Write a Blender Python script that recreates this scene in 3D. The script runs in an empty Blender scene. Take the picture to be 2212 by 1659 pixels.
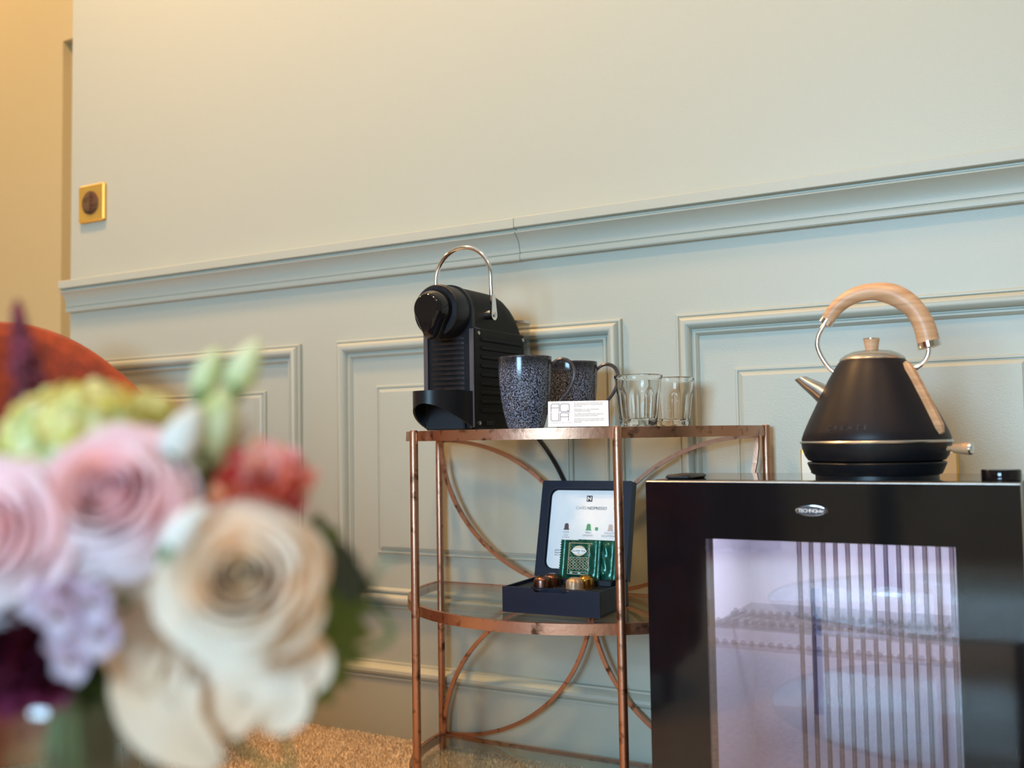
import bpy, bmesh, math, random
from mathutils import Vector, Matrix, Quaternion
random.seed(7)
R = math.radians
S = bpy.context.scene
COL = S.collection
PI = math.pi

# ------------------------------------------------------------------ camera
CEIL = 2.75
EYE = 0.537                       # camera height above the carpet
F_PX = 2150.0
cam_right = Vector((0.87285685, 0.48770599, -0.01624125))
cam_up = Vector((0.0409209, -0.03999015, 0.99836179))
cam_fwd = Vector((-0.48625754, 0.87209154, 0.05486305))
CAM = Vector((0.0, -1.5, EYE))
cd = bpy.data.cameras.new('camera'); cam = bpy.data.objects.new('camera', cd); COL.objects.link(cam)
cd.sensor_width = 36.0; cd.lens = F_PX / 2212.0 * 36.0; cd.clip_start = 0.01
M = Matrix.Identity(4)
for i in range(3):
    M[i][0] = cam_right[i]; M[i][1] = cam_up[i]; M[i][2] = -cam_fwd[i]; M[i][3] = CAM[i]
cam.matrix_world = M
cd.dof.use_dof = True; cd.dof.focus_distance = 1.36; cd.dof.aperture_fstop = 4.2
S.camera = cam

def px(x, y, depth):              # photo pixel and depth along the optical axis to a point
    return CAM + depth * (cam_right * ((x - 1106) / F_PX) - cam_up * ((y - 829.5) / F_PX) + cam_fwd)

# ------------------------------------------------------------------ light, exposure
S.view_settings.view_transform = 'Standard'; S.view_settings.look = 'None'
S.view_settings.gamma = 1.0; S.view_settings.use_curve_mapping = False
S.view_settings.exposure = 0.1
W = bpy.data.worlds.new('world'); S.world = W; W.use_nodes = True
W.node_tree.nodes['Background'].inputs[0].default_value = (0.62, 0.75, 1.0, 1)
W.node_tree.nodes['Background'].inputs[1].default_value = 0.15

def light(name, kind, loc, target, energy, color, **kw):
    d = bpy.data.lights.new(name, kind); o = bpy.data.objects.new(name, d); COL.objects.link(o)
    d.energy = energy; d.color = color
    for k, v in kw.items(): setattr(d, k, v)
    o.location = loc
    dv = Vector(target) - Vector(loc)
    o.rotation_euler = dv.to_track_quat('-Z', 'Y').to_euler()
    return o
# daylight entering through the window in the wall behind the camera; the light stands in the opening, behind glass and bars
light('window_behind_offscreen', 'AREA', (-0.5, -4.005, 1.14), (-0.5, 0, 1.14), 205, (0.46, 0.73, 1.0), shape='RECTANGLE', size=1.19, size_y=1.11)
# warm lamps in the ceiling fittings above the picture
WARM = (1.0, 0.55, 0.20)
LAMPS = [(-1.60, -0.70), (-0.45, -1.25), (0.75, -1.35)]
for (lx, ly), e, nm in zip(LAMPS, (46, 22, 8), ('left', 'middle', 'right')):
    light('ceiling_' + nm + '_offscreen', 'AREA', (lx, ly, CEIL - .02), (lx, ly, 0), e, WARM, shape='DISK', size=0.22)
# warm ceiling lamp of the passage, beyond the edge of the picture
light('passage_lamp_offscreen', 'AREA', (-3.45, -0.15, CEIL - .02), (-3.45, -0.15, 0), 19, (1.0, 0.55, 0.16), shape='DISK', size=0.22)

# ------------------------------------------------------------------ materials
def node_mat(name):
    m = bpy.data.materials.new(name); m.use_nodes = True
    nt = m.node_tree; return m, nt, nt.nodes['Principled BSDF']
def mat(name, col, rough=0.5, metal=0.0, var=0.0, vscale=20.0, bump=0.0, bscale=200.0, col2=None, lo=0.4, hi=0.6, detail=3.0, **kw):
    m, nt, b = node_mat(name)
    b.inputs['Base Color'].default_value = (*col, 1); b.inputs['Roughness'].default_value = rough; b.inputs['Metallic'].default_value = metal
    for k, v in kw.items(): b.inputs[k.replace('_', ' ')].default_value = v
    tc = nt.nodes.new('ShaderNodeTexCoord')
    if var or col2:
        n = nt.nodes.new('ShaderNodeTexNoise'); n.inputs['Scale'].default_value = vscale; n.inputs['Detail'].default_value = detail
        nt.links.new(tc.outputs['Object'], n.inputs['Vector'])
        r = nt.nodes.new('ShaderNodeValToRGB'); c2 = col2 or tuple(c * (1 - var) for c in col)
        r.color_ramp.elements[0].position = lo; r.color_ramp.elements[1].position = hi
        r.color_ramp.elements[0].color = (*c2, 1); r.color_ramp.elements[1].color = (*col, 1)
        nt.links.new(n.outputs[0], r.inputs[0]); nt.links.new(r.outputs[0], b.inputs['Base Color'])
    if bump:
        n = nt.nodes.new('ShaderNodeTexNoise'); n.inputs['Scale'].default_value = bscale; n.inputs['Detail'].default_value = 2
        nt.links.new(tc.outputs['Object'], n.inputs['Vector'])
        bp = nt.nodes.new('ShaderNodeBump'); bp.inputs['Strength'].default_value = bump; bp.inputs['Distance'].default_value = 0.002
        nt.links.new(n.outputs[0], bp.inputs['Height']); nt.links.new(bp.outputs[0], b.inputs['Normal'])
    return m
def thin_glass(name, tint, gloss_rough=0.02, f0=0.06, boost=1.0):
    m = bpy.data.materials.new(name); m.use_nodes = True; nt = m.node_tree; nt.nodes.clear()
    o = nt.nodes.new('ShaderNodeOutputMaterial'); mx = nt.nodes.new('ShaderNodeMixShader')
    t = nt.nodes.new('ShaderNodeBsdfTransparent'); t.inputs[0].default_value = (*tint, 1)
    g = nt.nodes.new('ShaderNodeBsdfGlossy'); g.inputs['Roughness'].default_value = gloss_rough
    fr = nt.nodes.new('ShaderNodeLayerWeight'); fr.inputs['Blend'].default_value = 0.5     # Schlick's curve, the same from both sides
    pw_ = nt.nodes.new('ShaderNodeMath'); pw_.operation = 'POWER'; pw_.inputs[1].default_value = 5.0
    ma = nt.nodes.new('ShaderNodeMath'); ma.operation = 'MULTIPLY_ADD'; ma.inputs[1].default_value = 0.8 * boost; ma.inputs[2].default_value = f0
    nt.links.new(fr.outputs['Facing'], pw_.inputs[0]); nt.links.new(pw_.outputs[0], ma.inputs[0]); nt.links.new(ma.outputs[0], mx.inputs[0])
    nt.links.new(t.outputs[0], mx.inputs[1]); nt.links.new(g.outputs[0], mx.inputs[2]); nt.links.new(mx.outputs[0], o.inputs[0])
    return m
def wood(name, a, b, scale=14, stretch=(1, 1, 9)):
    m, nt, p = node_mat(name); p.inputs['Roughness'].default_value = 0.42
    tc = nt.nodes.new('ShaderNodeTexCoord'); mp = nt.nodes.new('ShaderNodeMapping'); mp.inputs['Scale'].default_value = stretch
    n = nt.nodes.new('ShaderNodeTexNoise'); n.inputs['Scale'].default_value = scale; n.inputs['Detail'].default_value = 6; n.inputs['Distortion'].default_value = 0.6
    r = nt.nodes.new('ShaderNodeValToRGB'); r.color_ramp.elements[0].position = 0.38; r.color_ramp.elements[1].position = 0.62
    r.color_ramp.elements[0].color = (*b, 1); r.color_ramp.elements[1].color = (*a, 1)
    nt.links.new(tc.outputs['Object'], mp.inputs[0]); nt.links.new(mp.outputs[0], n.inputs['Vector'])
    nt.links.new(n.outputs[0], r.inputs[0]); nt.links.new(r.outputs[0], p.inputs['Base Color'])
    return m
def glaze(name):
    m, nt, p = node_mat(name); p.inputs['Roughness'].default_value = 0.16
    tc = nt.nodes.new('ShaderNodeTexCoord')
    mp = nt.nodes.new('ShaderNodeMapping'); mp.inputs['Scale'].default_value = (1, 1, 0.8)
    v = nt.nodes.new('ShaderNodeTexVoronoi'); v.feature = 'DISTANCE_TO_EDGE'; v.inputs['Scale'].default_value = 420
    n = nt.nodes.new('ShaderNodeTexNoise'); n.inputs['Scale'].default_value = 620; n.inputs['Detail'].default_value = 2
    r = nt.nodes.new('ShaderNodeValToRGB'); r.color_ramp.elements[0].position = 0.40; r.color_ramp.elements[1].position = 0.62
    r.color_ramp.elements[0].color = (0.012, 0.012, 0.018, 1); r.color_ramp.elements[1].color = (0.27, 0.31, 0.42, 1)
    r2 = nt.nodes.new('ShaderNodeValToRGB'); r2.color_ramp.elements[0].position = 0.05; r2.color_ramp.elements[1].position = 0.30
    r2.color_ramp.elements[0].color = (1, 1, 1, 1); r2.color_ramp.elements[1].color = (0.14, 0.13, 0.14, 1)
    mx = nt.nodes.new('ShaderNodeMix'); mx.data_type = 'RGBA'; mx.blend_type = 'MULTIPLY'; mx.inputs[0].default_value = 1
    # darker band of glaze toward the rim
    sp = nt.nodes.new('ShaderNodeSeparateXYZ'); rr = nt.nodes.new('ShaderNodeMapRange')
    rr.inputs[1].default_value = 0.080; rr.inputs[2].default_value = 0.096; rr.inputs[3].default_value = 1.0; rr.inputs[4].default_value = 0.10
    mz = nt.nodes.new('ShaderNodeMix'); mz.data_type = 'RGBA'; mz.inputs[6].default_value = (0.012, 0.011, 0.014, 1)
    L = nt.links
    L.new(tc.outputs['Object'], mp.inputs[0]); L.new(mp.outputs[0], v.inputs['Vector']); L.new(mp.outputs[0], n.inputs['Vector'])
    L.new(n.outputs[0], r.inputs[0]); L.new(v.outputs[0], r2.inputs[0])
    L.new(r.outputs[0], mx.inputs[6]); L.new(r2.outputs[0], mx.inputs[7])
    L.new(tc.outputs['Object'], sp.inputs[0]); L.new(sp.outputs[2], rr.inputs[0]); L.new(rr.outputs[0], mz.inputs[0]); L.new(mx.outputs[2], mz.inputs[7])
    L.new(mz.outputs[2], p.inputs['Base Color'])
    return m
MT = dict(
    paint=mat('sage_paint', (0.445, 0.462, 0.392), 0.42, bump=0.10, bscale=420),
    passage=mat('passage_paint', (0.50, 0.42, 0.24), 0.6, bump=0.1, bscale=300),
    ceiling=mat('ceiling_white', (0.72, 0.71, 0.68), 0.8, bump=0.05),
    carpet=mat('carpet_beige', (0.78, 0.64, 0.48), 0.95, col2=(0.60, 0.47, 0.34), vscale=90, bump=0.8, bscale=260),
    pile=mat('carpet_pile_fibre', (0.84, 0.73, 0.58), 0.95, col2=(0.74, 0.62, 0.47), vscale=60),
    copper=mat('distressed_copper', (0.50, 0.275, 0.185), 0.38, 1.0, col2=(0.10, 0.05, 0.03), vscale=55, lo=0.30, hi=0.44, detail=9, bump=0.12, bscale=150),
    black=mat('black_plastic', (0.007, 0.008, 0.011), 0.38, Specular_IOR_Level=0.32, bump=0.02, bscale=600),
    blacksoft=mat('black_satin', (0.02, 0.018, 0.02), 0.36, bump=0.03, bscale=900),
    blackgloss=mat('black_gloss', (0.006, 0.006, 0.008), 0.07, var=0.2),
    blackmatte=mat('black_textured', (0.006, 0.006, 0.0065), 0.55, Specular_IOR_Level=0.20, bump=0.12, bscale=900),
    slat=mat('smoked_slat', (0.022, 0.017, 0.018), 0.22, var=0.4, vscale=60, Specular_IOR_Level=0.5),
    edge=mat('satin_highlight', (0.26, 0.25, 0.29), 0.30, 0.9, var=0.1),  # paler tone that stands for the highlight along the black panel edges
    navy=mat('navy_lacquer', (0.008, 0.012, 0.028), 0.40, Specular_IOR_Level=0.30, bump=0.02, bscale=700),
    navymatte=mat('navy_inner', (0.008, 0.010, 0.016), 0.6, var=0.2),
    chrome=mat('chrome', (0.82, 0.82, 0.84), 0.10, 1.0, var=0.06, vscale=8),
    steel=mat('brushed_steel', (0.62, 0.60, 0.58), 0.26, 1.0, var=0.12, vscale=40),
    brass=mat('brass', (1.0, 0.68, 0.18), 0.52, 1.0, var=0.08, vscale=6),
    beech=wood('beech_wood', (0.62, 0.38, 0.22), (0.47, 0.26, 0.13)),
    dwood=wood('dark_wood', (0.14, 0.07, 0.035), (0.07, 0.03, 0.015)),
    kettle=mat('kettle_black', (0.010, 0.008, 0.011), 0.42, Specular_IOR_Level=0.24, bump=0.02, bscale=900),
    glaze=glaze('reactive_glaze'),
    rimglaze=mat('bronze_glaze', (0.09, 0.07, 0.065), 0.25, col2=(0.03, 0.03, 0.04), vscale=160),
    glass=None, shelf=thin_glass('shelf_glass', (0.94, 0.97, 0.95)), pane=thin_glass('fridge_pane', (0.74, 0.73, 0.78), 0.01, 0.13),
    tableglass=thin_glass('table_glass', (0.90, 0.93, 0.92), 0.02, 0.03, 0.16),
    vase=thin_glass('vase_glass', (0.93, 0.95, 0.94), 0.02, 0.08), tank=thin_glass('tank_plastic', (0.86, 0.87, 0.88), 0.05, 0.07),
    acrylic=thin_glass('clear_acrylic', (0.90, 0.91, 0.95), 0.08, 0.12),
    water=thin_glass('water', (0.86, 0.90, 0.84), 0.02, 0.06),
    liner=mat('fridge_liner', (0.47, 0.46, 0.50), 0.45, bump=0.03, bscale=300),
    liner2=mat('fridge_rib', (0.12, 0.10, 0.13), 0.4, var=0.1),
    white=mat('white_card', (0.88, 0.88, 0.89), 0.5, var=0.03, vscale=40),
    plate=mat('ivory_plate', (0.85, 0.80, 0.66), 0.3, var=0.04),
    ink=mat('dark_ink', (0.03, 0.03, 0.045), 0.5, var=0.1), inkg=mat('grey_ink', (0.36, 0.36, 0.38), 0.6, var=0.1),
    inkp=mat('plum_ink', (0.10, 0.05, 0.09), 0.5, var=0.1),
    emboss=mat('embossed_black', (0.045, 0.042, 0.048), 0.2, var=0.2),
    greenfoil=mat('green_foil', (0.010, 0.10, 0.065), 0.24, 0.35, var=0.25, vscale=50, bump=0.35, bscale=60),
    cream=mat('cream_print', (0.72, 0.60, 0.42), 0.5, var=0.1), goldp=mat('gold_print', (0.62, 0.48, 0.25), 0.4, var=0.2),
    capbrown=mat('brown_aluminium', (0.20, 0.10, 0.075), 0.30, 1.0, var=0.15), capgold=mat('gold_aluminium', (0.62, 0.32, 0.07), 0.25, 1.0, var=0.1),
    captan=mat('tan_aluminium', (0.52, 0.35, 0.22), 0.45, 0.6, var=0.2, vscale=80),
    prbrown=mat('print_brown', (0.10, 0.05, 0.05), 0.5, var=0.1), prgreen=mat('print_green', (0.10, 0.36, 0.14), 0.5, var=0.1), prpink=mat('print_pink', (0.62, 0.50, 0.46), 0.5, var=0.1),
    velvet=mat('rust_velvet', (0.27, 0.036, 0.007), 0.85, col2=(0.12, 0.012, 0.004), vscale=22, lo=0.3, hi=0.7, detail=6, bump=0.15, bscale=500, Sheen_Weight=0.3, Sheen_Roughness=0.4, Sheen_Tint=(1.0, 0.40, 0.18, 1)),
    curtain=mat('brown_curtain', (0.16, 0.11, 0.08), 0.8, var=0.2, bump=0.1),
    frame=mat('white_frame', (0.7, 0.7, 0.68), 0.4, var=0.03),
    rosecream=mat('cream_petal', (0.93, 0.84, 0.72), 0.55, col2=(0.92, 0.74, 0.55), vscale=22, Subsurface_Weight=0.25, Subsurface_Radius=(0.01, 0.006, 0.004)),
    rosecentre=mat('apricot_petal', (0.93, 0.74, 0.50), 0.55, col2=(0.93, 0.84, 0.70), vscale=30),
    rosepink=mat('pink_petal', (0.93, 0.78, 0.80), 0.55, col2=(0.90, 0.56, 0.58), vscale=24, Subsurface_Weight=0.25, Subsurface_Radius=(0.01, 0.005, 0.004)),
    coral=mat('coral_petal', (0.86, 0.34, 0.16), 0.55, col2=(0.68, 0.07, 0.10), vscale=50, Subsurface_Weight=0.15, Subsurface_Radius=(0.01, 0.004, 0.003)),
    coralpink=mat('coral_pink_petal', (0.85, 0.38, 0.40), 0.55, col2=(0.85, 0.55, 0.50), vscale=50),
    lime=mat('lime_floret', (0.70, 0.70, 0.16), 0.6, col2=(0.84, 0.84, 0.42), vscale=60),
    limepale=mat('pale_bud', (0.86, 0.88, 0.60), 0.55, col2=(0.56, 0.64, 0.24), vscale=45),
    whitebud=mat('white_petal', (0.90, 0.90, 0.85), 0.55, var=0.08, vscale=30),
    mauve=mat('mauve_petal', (0.72, 0.62, 0.74), 0.55, col2=(0.55, 0.42, 0.58), vscale=60), mauvec=mat('brown_centre', (0.22, 0.11, 0.07), 0.7, var=0.2),
    burgundy=mat('burgundy_petal', (0.17, 0.012, 0.05), 0.6, col2=(0.04, 0.006, 0.018), vscale=40), plume=mat('plume_red', (0.22, 0.03, 0.06), 0.8, var=0.5, vscale=80),
    leaf=mat('green_leaf', (0.085, 0.19, 0.035), 0.5, col2=(0.13, 0.20, 0.03), vscale=30), stem=mat('green_stem', (0.10, 0.19, 0.06), 0.5, var=0.3),
    euca=mat('eucalyptus_leaf', (0.05, 0.085, 0.07), 0.6, var=0.3, vscale=30), eucapale=mat('pale_sprig', (0.42, 0.42, 0.27), 0.6, var=0.2),
)
def translucent(m, f=0.4):
    nt = m.node_tree; b = nt.nodes['Principled BSDF']; out = nt.nodes['Material Output']
    t = nt.nodes.new('ShaderNodeBsdfTranslucent'); mx = nt.nodes.new('ShaderNodeMixShader'); mx.inputs[0].default_value = f
    src = b.inputs['Base Color'].links[0].from_socket if b.inputs['Base Color'].links else None
    if src: nt.links.new(src, t.inputs[0])
    nt.links.new(b.outputs[0], mx.inputs[1]); nt.links.new(t.outputs[0], mx.inputs[2]); nt.links.new(mx.outputs[0], out.inputs[0])
    b.inputs['Subsurface Weight'].default_value = 0
for k_ in ('rosecream', 'rosecentre', 'rosepink', 'coral', 'coralpink', 'lime', 'limepale', 'whitebud', 'mauve'): translucent(MT[k_])
def real_glass():
    m, nt, b = node_mat('tumbler_glass'); b.inputs['Base Color'].default_value = (0.97, 0.98, 0.98, 1)
    b.inputs['Roughness'].default_value = 0.0; b.inputs['Transmission Weight'].default_value = 1.0; b.inputs['IOR'].default_value = 1.46
    return m
MT['glass'] = real_glass()
def emit(name, col, s):
    m = bpy.data.materials.new(name); m.use_nodes = True; b = m.node_tree.nodes['Principled BSDF']
    b.inputs['Emission Color'].default_value = (*col, 1); b.inputs['Emission Strength'].default_value = s; return m
MT['led'] = emit('led_glow', (0.84, 0.86, 1.0), 230.0)

# ------------------------------------------------------------------ mesh builder
class MB:
    def __init__(s): s.v = []; s.f = []
    def add(s, vs, fs):
        o = len(s.v); s.v += [tuple(v) for v in vs]; s.f += [tuple(i + o for i in f) for f in fs]; return s
    def box(s, x0, x1, y0, y1, z0, z1):
        return s.add([(x0, y0, z0), (x1, y0, z0), (x1, y1, z0), (x0, y1, z0), (x0, y0, z1), (x1, y0, z1), (x1, y1, z1), (x0, y1, z1)],
                     [(0, 3, 2, 1), (4, 5, 6, 7), (0, 1, 5, 4), (1, 2, 6, 5), (2, 3, 7, 6), (3, 0, 4, 7)])
    def bbox(s, x0, x1, y0, y1, z0, z1, b=0.002):      # chamfered box
        vs = []
        for z, i in ((z0, b), (z0 + b, 0), (z1 - b, 0), (z1, b)):
            vs += [(x0 + i + b, y0 + i, z), (x1 - i - b, y0 + i, z), (x1 - i, y0 + i + b, z), (x1 - i, y1 - i - b, z), (x1 - i - b, y1 - i, z), (x0 + i + b, y1 - i, z), (x0 + i, y1 - i - b, z), (x0 + i, y0 + i + b, z)]
        fs = [tuple(range(7, -1, -1)), tuple(range(24, 32))]
        for k in range(3):
            for j in range(8):
                a = k * 8 + j; c = k * 8 + (j + 1) % 8; fs.append((a, c, c + 8, a + 8))
        return s.add(vs, fs)
    def lathe(s, prof, n=48, c=(0, 0, 0), caps=True, rot=None):
        vs = []; fs = []
        for r_, z_ in prof:
            for k in range(n):
                a = 2 * PI * k / n; p = Vector((r_ * math.cos(a), r_ * math.sin(a), z_))
                if rot: p = rot @ p
                vs.append(p + Vector(c))
        for i in range(len(prof) - 1):
            for k in range(n):
                a = i * n + k; b = i * n + (k + 1) % n; fs.append((a, b, b + n, a + n))
        if caps: fs.append(tuple(range(n - 1, -1, -1))); fs.append(tuple(range((len(prof) - 1) * n, len(prof) * n)))
        return s.add(vs, fs)
    def tube(s, path, rad, n=10, caps=True):
        path = [Vector(p) for p in path]; m = len(path)
        rad = rad if isinstance(rad, (list, tuple)) else [rad] * m
        vs = []; fs = []; nrm = None
        for i, p in enumerate(path):
            t = (path[min(i + 1, m - 1)] - path[max(i - 1, 0)]).normalized()
            if nrm is None:
                nrm = t.orthogonal().normalized()
            else:
                nrm = (nrm - t * nrm.dot(t)).normalized()
            b = t.cross(nrm)
            for k in range(n):
                a = 2 * PI * k / n; vs.append(p + rad[i] * (math.cos(a) * nrm + math.sin(a) * b))
        for i in range(m - 1):
            for k in range(n):
                a = i * n + k; b = i * n + (k + 1) % n; fs.append((a, b, b + n, a + n))
        if caps: fs.append(tuple(range(n - 1, -1, -1))); fs.append(tuple(range((m - 1) * n, m * n)))
        return s.add(vs, fs)
    def sweep(s, path, sec, normal, closed=False):     # planar path; sec = [(in-plane, along normal)]
        path = [Vector(p) for p in path]; N = Vector(normal).normalized(); m = len(path); k = len(sec); vs = []; fs = []
        for i in range(m):
            if closed: t = (path[(i + 1) % m] - path[i - 1]).normalized()
            else: t = (path[min(i + 1, m - 1)] - path[max(i - 1, 0)]).normalized()
            b = t.cross(N).normalized()
            vs += [path[i] + b * u + N * w for u, w in sec]
        for i in range(m if closed else m - 1):
            for j in range(k):
                a = i * k + j; b = i * k + (j + 1) % k; c = ((i + 1) % m) * k
                fs.append((a, b, c + (j + 1) % k, c + j))
        if not closed: fs.append(tuple(range(k - 1, -1, -1))); fs.append(tuple(range((m - 1) * k, m * k)))
        return s.add(vs, fs)
    def prism(s, poly, axis, a0, a1):                  # poly in the two other axes
        def P(u, w, a): return {'x': (a, u, w), 'y': (u, a, w), 'z': (u, w, a)}[axis]
        n = len(poly); vs = [P(u, w, a0) for u, w in poly] + [P(u, w, a1) for u, w in poly]
        fs = [tuple(range(n - 1, -1, -1)), tuple(range(n, 2 * n))] + [(i, (i + 1) % n, n + (i + 1) % n, n + i) for i in range(n)]
        return s.add(vs, fs)
    def grid(s, fn, nu, nv):
        vs = [fn(i / nu, j / nv) for j in range(nv + 1) for i in range(nu + 1)]
        fs = [(j * (nu + 1) + i, j * (nu + 1) + i + 1, (j + 1) * (nu + 1) + i + 1, (j + 1) * (nu + 1) + i) for j in range(nv) for i in range(nu)]
        return s.add(vs, fs)
    def xf(s, M4): s.v = [tuple(M4 @ Vector(v)) for v in s.v]; return s
    def mesh(s, name, m, smooth=True, ang=35):
        me = bpy.data.meshes.new(name); me.from_pydata(s.v, [], s.f); me.materials.append(MT[m] if isinstance(m, str) else m)
        bm = bmesh.new(); bm.from_mesh(me); bmesh.ops.recalc_face_normals(bm, faces=bm.faces)
        if smooth:
            for f in bm.faces: f.smooth = True
            for e in bm.edges:
                if len(e.link_faces) == 2 and e.calc_face_angle(0) > R(ang): e.smooth = False
        bm.to_mesh(me); bm.free(); return me
    def build(s, name, m, parent=None, smooth=True, ang=35):
        return link(name, s.mesh(name, m, smooth, ang), parent)
def link(name, me, parent=None):
    o = bpy.data.objects.new(name, me); COL.objects.link(o)
    if parent: o.parent = parent
    return o
def thing(name, label, cat, loc=(0, 0, 0), rz=0, group=None):
    o = bpy.data.objects.new(name, None); COL.objects.link(o); o.empty_display_size = 0.03
    o.location = loc; o.rotation_euler = (0, 0, rz); tag(o, label, cat, group); return o
def tag(o, label, cat, group=None):
    o['label'] = label; o['category'] = cat
    if group: o['group'] = group
    return o
def struct(o): o['kind'] = 'structure'; return o
def copy_tree(o, parent=None):
    c = o.copy(); COL.objects.link(c); c.parent = parent
    for ch in o.children: copy_tree(ch, c)
    return c
def text(name, body, size, m, parent, mw, align='CENTER', extrude=0.0, spacing=1.0):
    c = bpy.data.curves.new(name, 'FONT'); c.body = body; c.size = size; c.align_x = align; c.extrude = extrude; c.space_character = spacing
    c.resolution_u = 3
    o = bpy.data.objects.new(name, c); COL.objects.link(o)
    bpy.context.view_layer.update()
    me = bpy.data.meshes.new_from_object(o.evaluated_get(bpy.context.evaluated_depsgraph_get()))
    bpy.data.objects.remove(o); bpy.data.curves.remove(c)
    me.materials.clear(); me.materials.append(MT[m]); me.transform(mw)
    return link(name, me, parent)
def face_mw(x, y, z):            # text upright, facing -y, at local point
    return Matrix.Translation((x, y, z)) @ Matrix.Rotation(PI / 2, 4, 'X')
def catmull(pts, n=6):
    pts = [Vector(p) for p in pts]; out = []
    for i in range(len(pts) - 1):
        p0 = pts[max(i - 1, 0)]; p1 = pts[i]; p2 = pts[i + 1]; p3 = pts[min(i + 2, len(pts) - 1)]
        for k in range(n):
            t = k / n
            out.append(0.5 * ((2 * p1) + (p2 - p0) * t + (2 * p0 - 5 * p1 + 4 * p2 - p3) * t * t + (3 * p1 - p0 - 3 * p2 + p3) * t ** 3))
    out.append(pts[-1]); return out
def rrect(x0, x1, y0, y1, r, n=5):
    out = []
    for cx, cy, a in ((x1 - r, y1 - r, 0), (x0 + r, y1 - r, PI / 2), (x0 + r, y0 + r, PI), (x1 - r, y0 + r, 1.5 * PI)):
        for k in range(n + 1): out.append((cx + r * math.cos(a + k * PI / 2 / n), cy + r * math.sin(a + k * PI / 2 / n)))
    return out

# ------------------------------------------------------------------ the room
CEIL = 2.75
XL, XR, YB = -4.2, 3.0, -3.9      # outer limits of the room
struct(MB().box(XL, XR, YB - .12, 1.2, -.12, 0).build('floor', 'carpet', smooth=False))
struct(MB().box(XL, XR, YB - .12, 1.2, CEIL, CEIL + .12).build('ceiling', 'ceiling', smooth=False))
wall = struct(MB().box(-2.0, XR, 0, 0.13, 0, CEIL).build('wall_back', 'paint', smooth=False))
struct(MB().box(XR, XR + .12, YB, 1.2, 0, CEIL).build('wall_right', 'paint', smooth=False))
struct(MB().box(XL - .12, XL, YB, 1.2, 0, CEIL).build('wall_left', 'paint', smooth=False))
# wall with the window, behind the camera
wx0, wx1, wz0, wz1 = -1.1, 0.1, 0.58, 1.70
struct(MB().box(XL, wx0, YB - .12, YB, 0, CEIL).box(wx1, XR, YB - .12, YB, 0, CEIL).box(wx0, wx1, YB - .12, YB, 0, wz0).box(wx0, wx1, YB - .12, YB, wz1, CEIL).build('wall_front', 'paint', smooth=False))
win = struct(MB().box(wx0, wx1, YB - .07, YB - .065, wz0, wz1).build('window_1', 'vase', smooth=False))
for a in ((wx0, wx0 + .06, wz0, wz1), (wx1 - .06, wx1, wz0, wz1), (wx0, wx1, wz0, wz0 + .06), (wx0, wx1, wz1 - .06, wz1), (-.53, -.47, wz0, wz1)):
    MB().box(a[0], a[1], YB - .10, YB - .04, a[2], a[3]).build('window_bar', 'frame', win, smooth=False)
for cx0, cx1, lab in ((-2.1, -1.14, 'brown floor length curtain drawn to the end of the window farther from the fridge'), (0.14, 1.0, 'brown floor length curtain drawn to the end of the window nearer the fridge')):
    def fn(u, v, a=cx0, b=cx1): return (a + (b - a) * u, YB + .10 + .045 * math.sin(u * 56) * (0.6 + 0.4 * v) + .01 * math.sin(u * 23), .02 + 2.2 * (1 - v))
    def fb(u, v, g=fn): p = g(u, v); return (p[0], p[1] - .006, p[2])
    tag(MB().grid(fn, 120, 6).grid(fb, 120, 6).build('curtain', 'curtain', ang=80), lab, 'curtain')
# passage beyond the end of the wall: its far wall has a shallow door recess
xj = -2.645; zj = EYE + 1.24
pw = struct(MB().box(XL, xj, .45, .60, 0, CEIL).box(xj, XR, .45, .60, zj, CEIL).build('wall_passage', 'passage', smooth=False))
struct(MB().box(xj, -1.6, .482, .60, 0, zj).build('door_1', 'passage', smooth=False))
struct(MB().box(XL, XR, 1.1, 1.2, 0, CEIL).build('wall_end', 'passage', smooth=False))
struct(MB().box(-.2, 0, .13, .45, 0, CEIL).build('wall_stub', 'passage', smooth=False))

# panelling on the back wall
PZ0, PZ1 = EYE - .305, EYE + .192
def frame_loop(prof, x0, x1, z0, z1, fill=False):
    vs = []; fs = []
    for o, p in prof: vs += [(x0 + o, -p, z0 + o), (x1 - o, -p, z0 + o), (x1 - o, -p, z1 - o), (x0 + o, -p, z1 - o)]
    for i in range(len(prof) - 1):
        for j in range(4): a = i * 4 + j; b = i * 4 + (j + 1) % 4; fs.append((a, b, b + 4, a + 4))
    if fill: n = (len(prof) - 1) * 4; fs.append((n, n + 1, n + 2, n + 3))
    return MB().add(vs, fs)
PROF = [(0, 0), (0, .0065), (.0015, .0085), (.004, .0085), (.0055, .0065), (.0065, .0095), (.009, .0135), (.012, .0155), (.015, .016), (.018, .0152), (.021, .0125), (.0235, .0085), (.0255, .003), (.0268, .003), (.0275, .0055), (.029, .007), (.0315, .007), (.033, .0055), (.036, .0003)]
FPROF = [(0, 0), (.0003, .0045), (.0015, .0058), (.0045, .0058), (.0055, .004), (.007, .004), (.008, .0062), (.0115, .0075), (.013, .0085)]
for x0 in (-1.895, -1.217, -.535, .147, .829):
    frame_loop(PROF, x0, x0 + .589, PZ0, PZ1).build('panel_moulding', 'paint', wall, ang=28)
    frame_loop(FPROF, x0 + .092, x0 + .589 - .092, EYE - .207, EYE + .103, True).build('raised_panel', 'paint', wall, ang=28)
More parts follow.
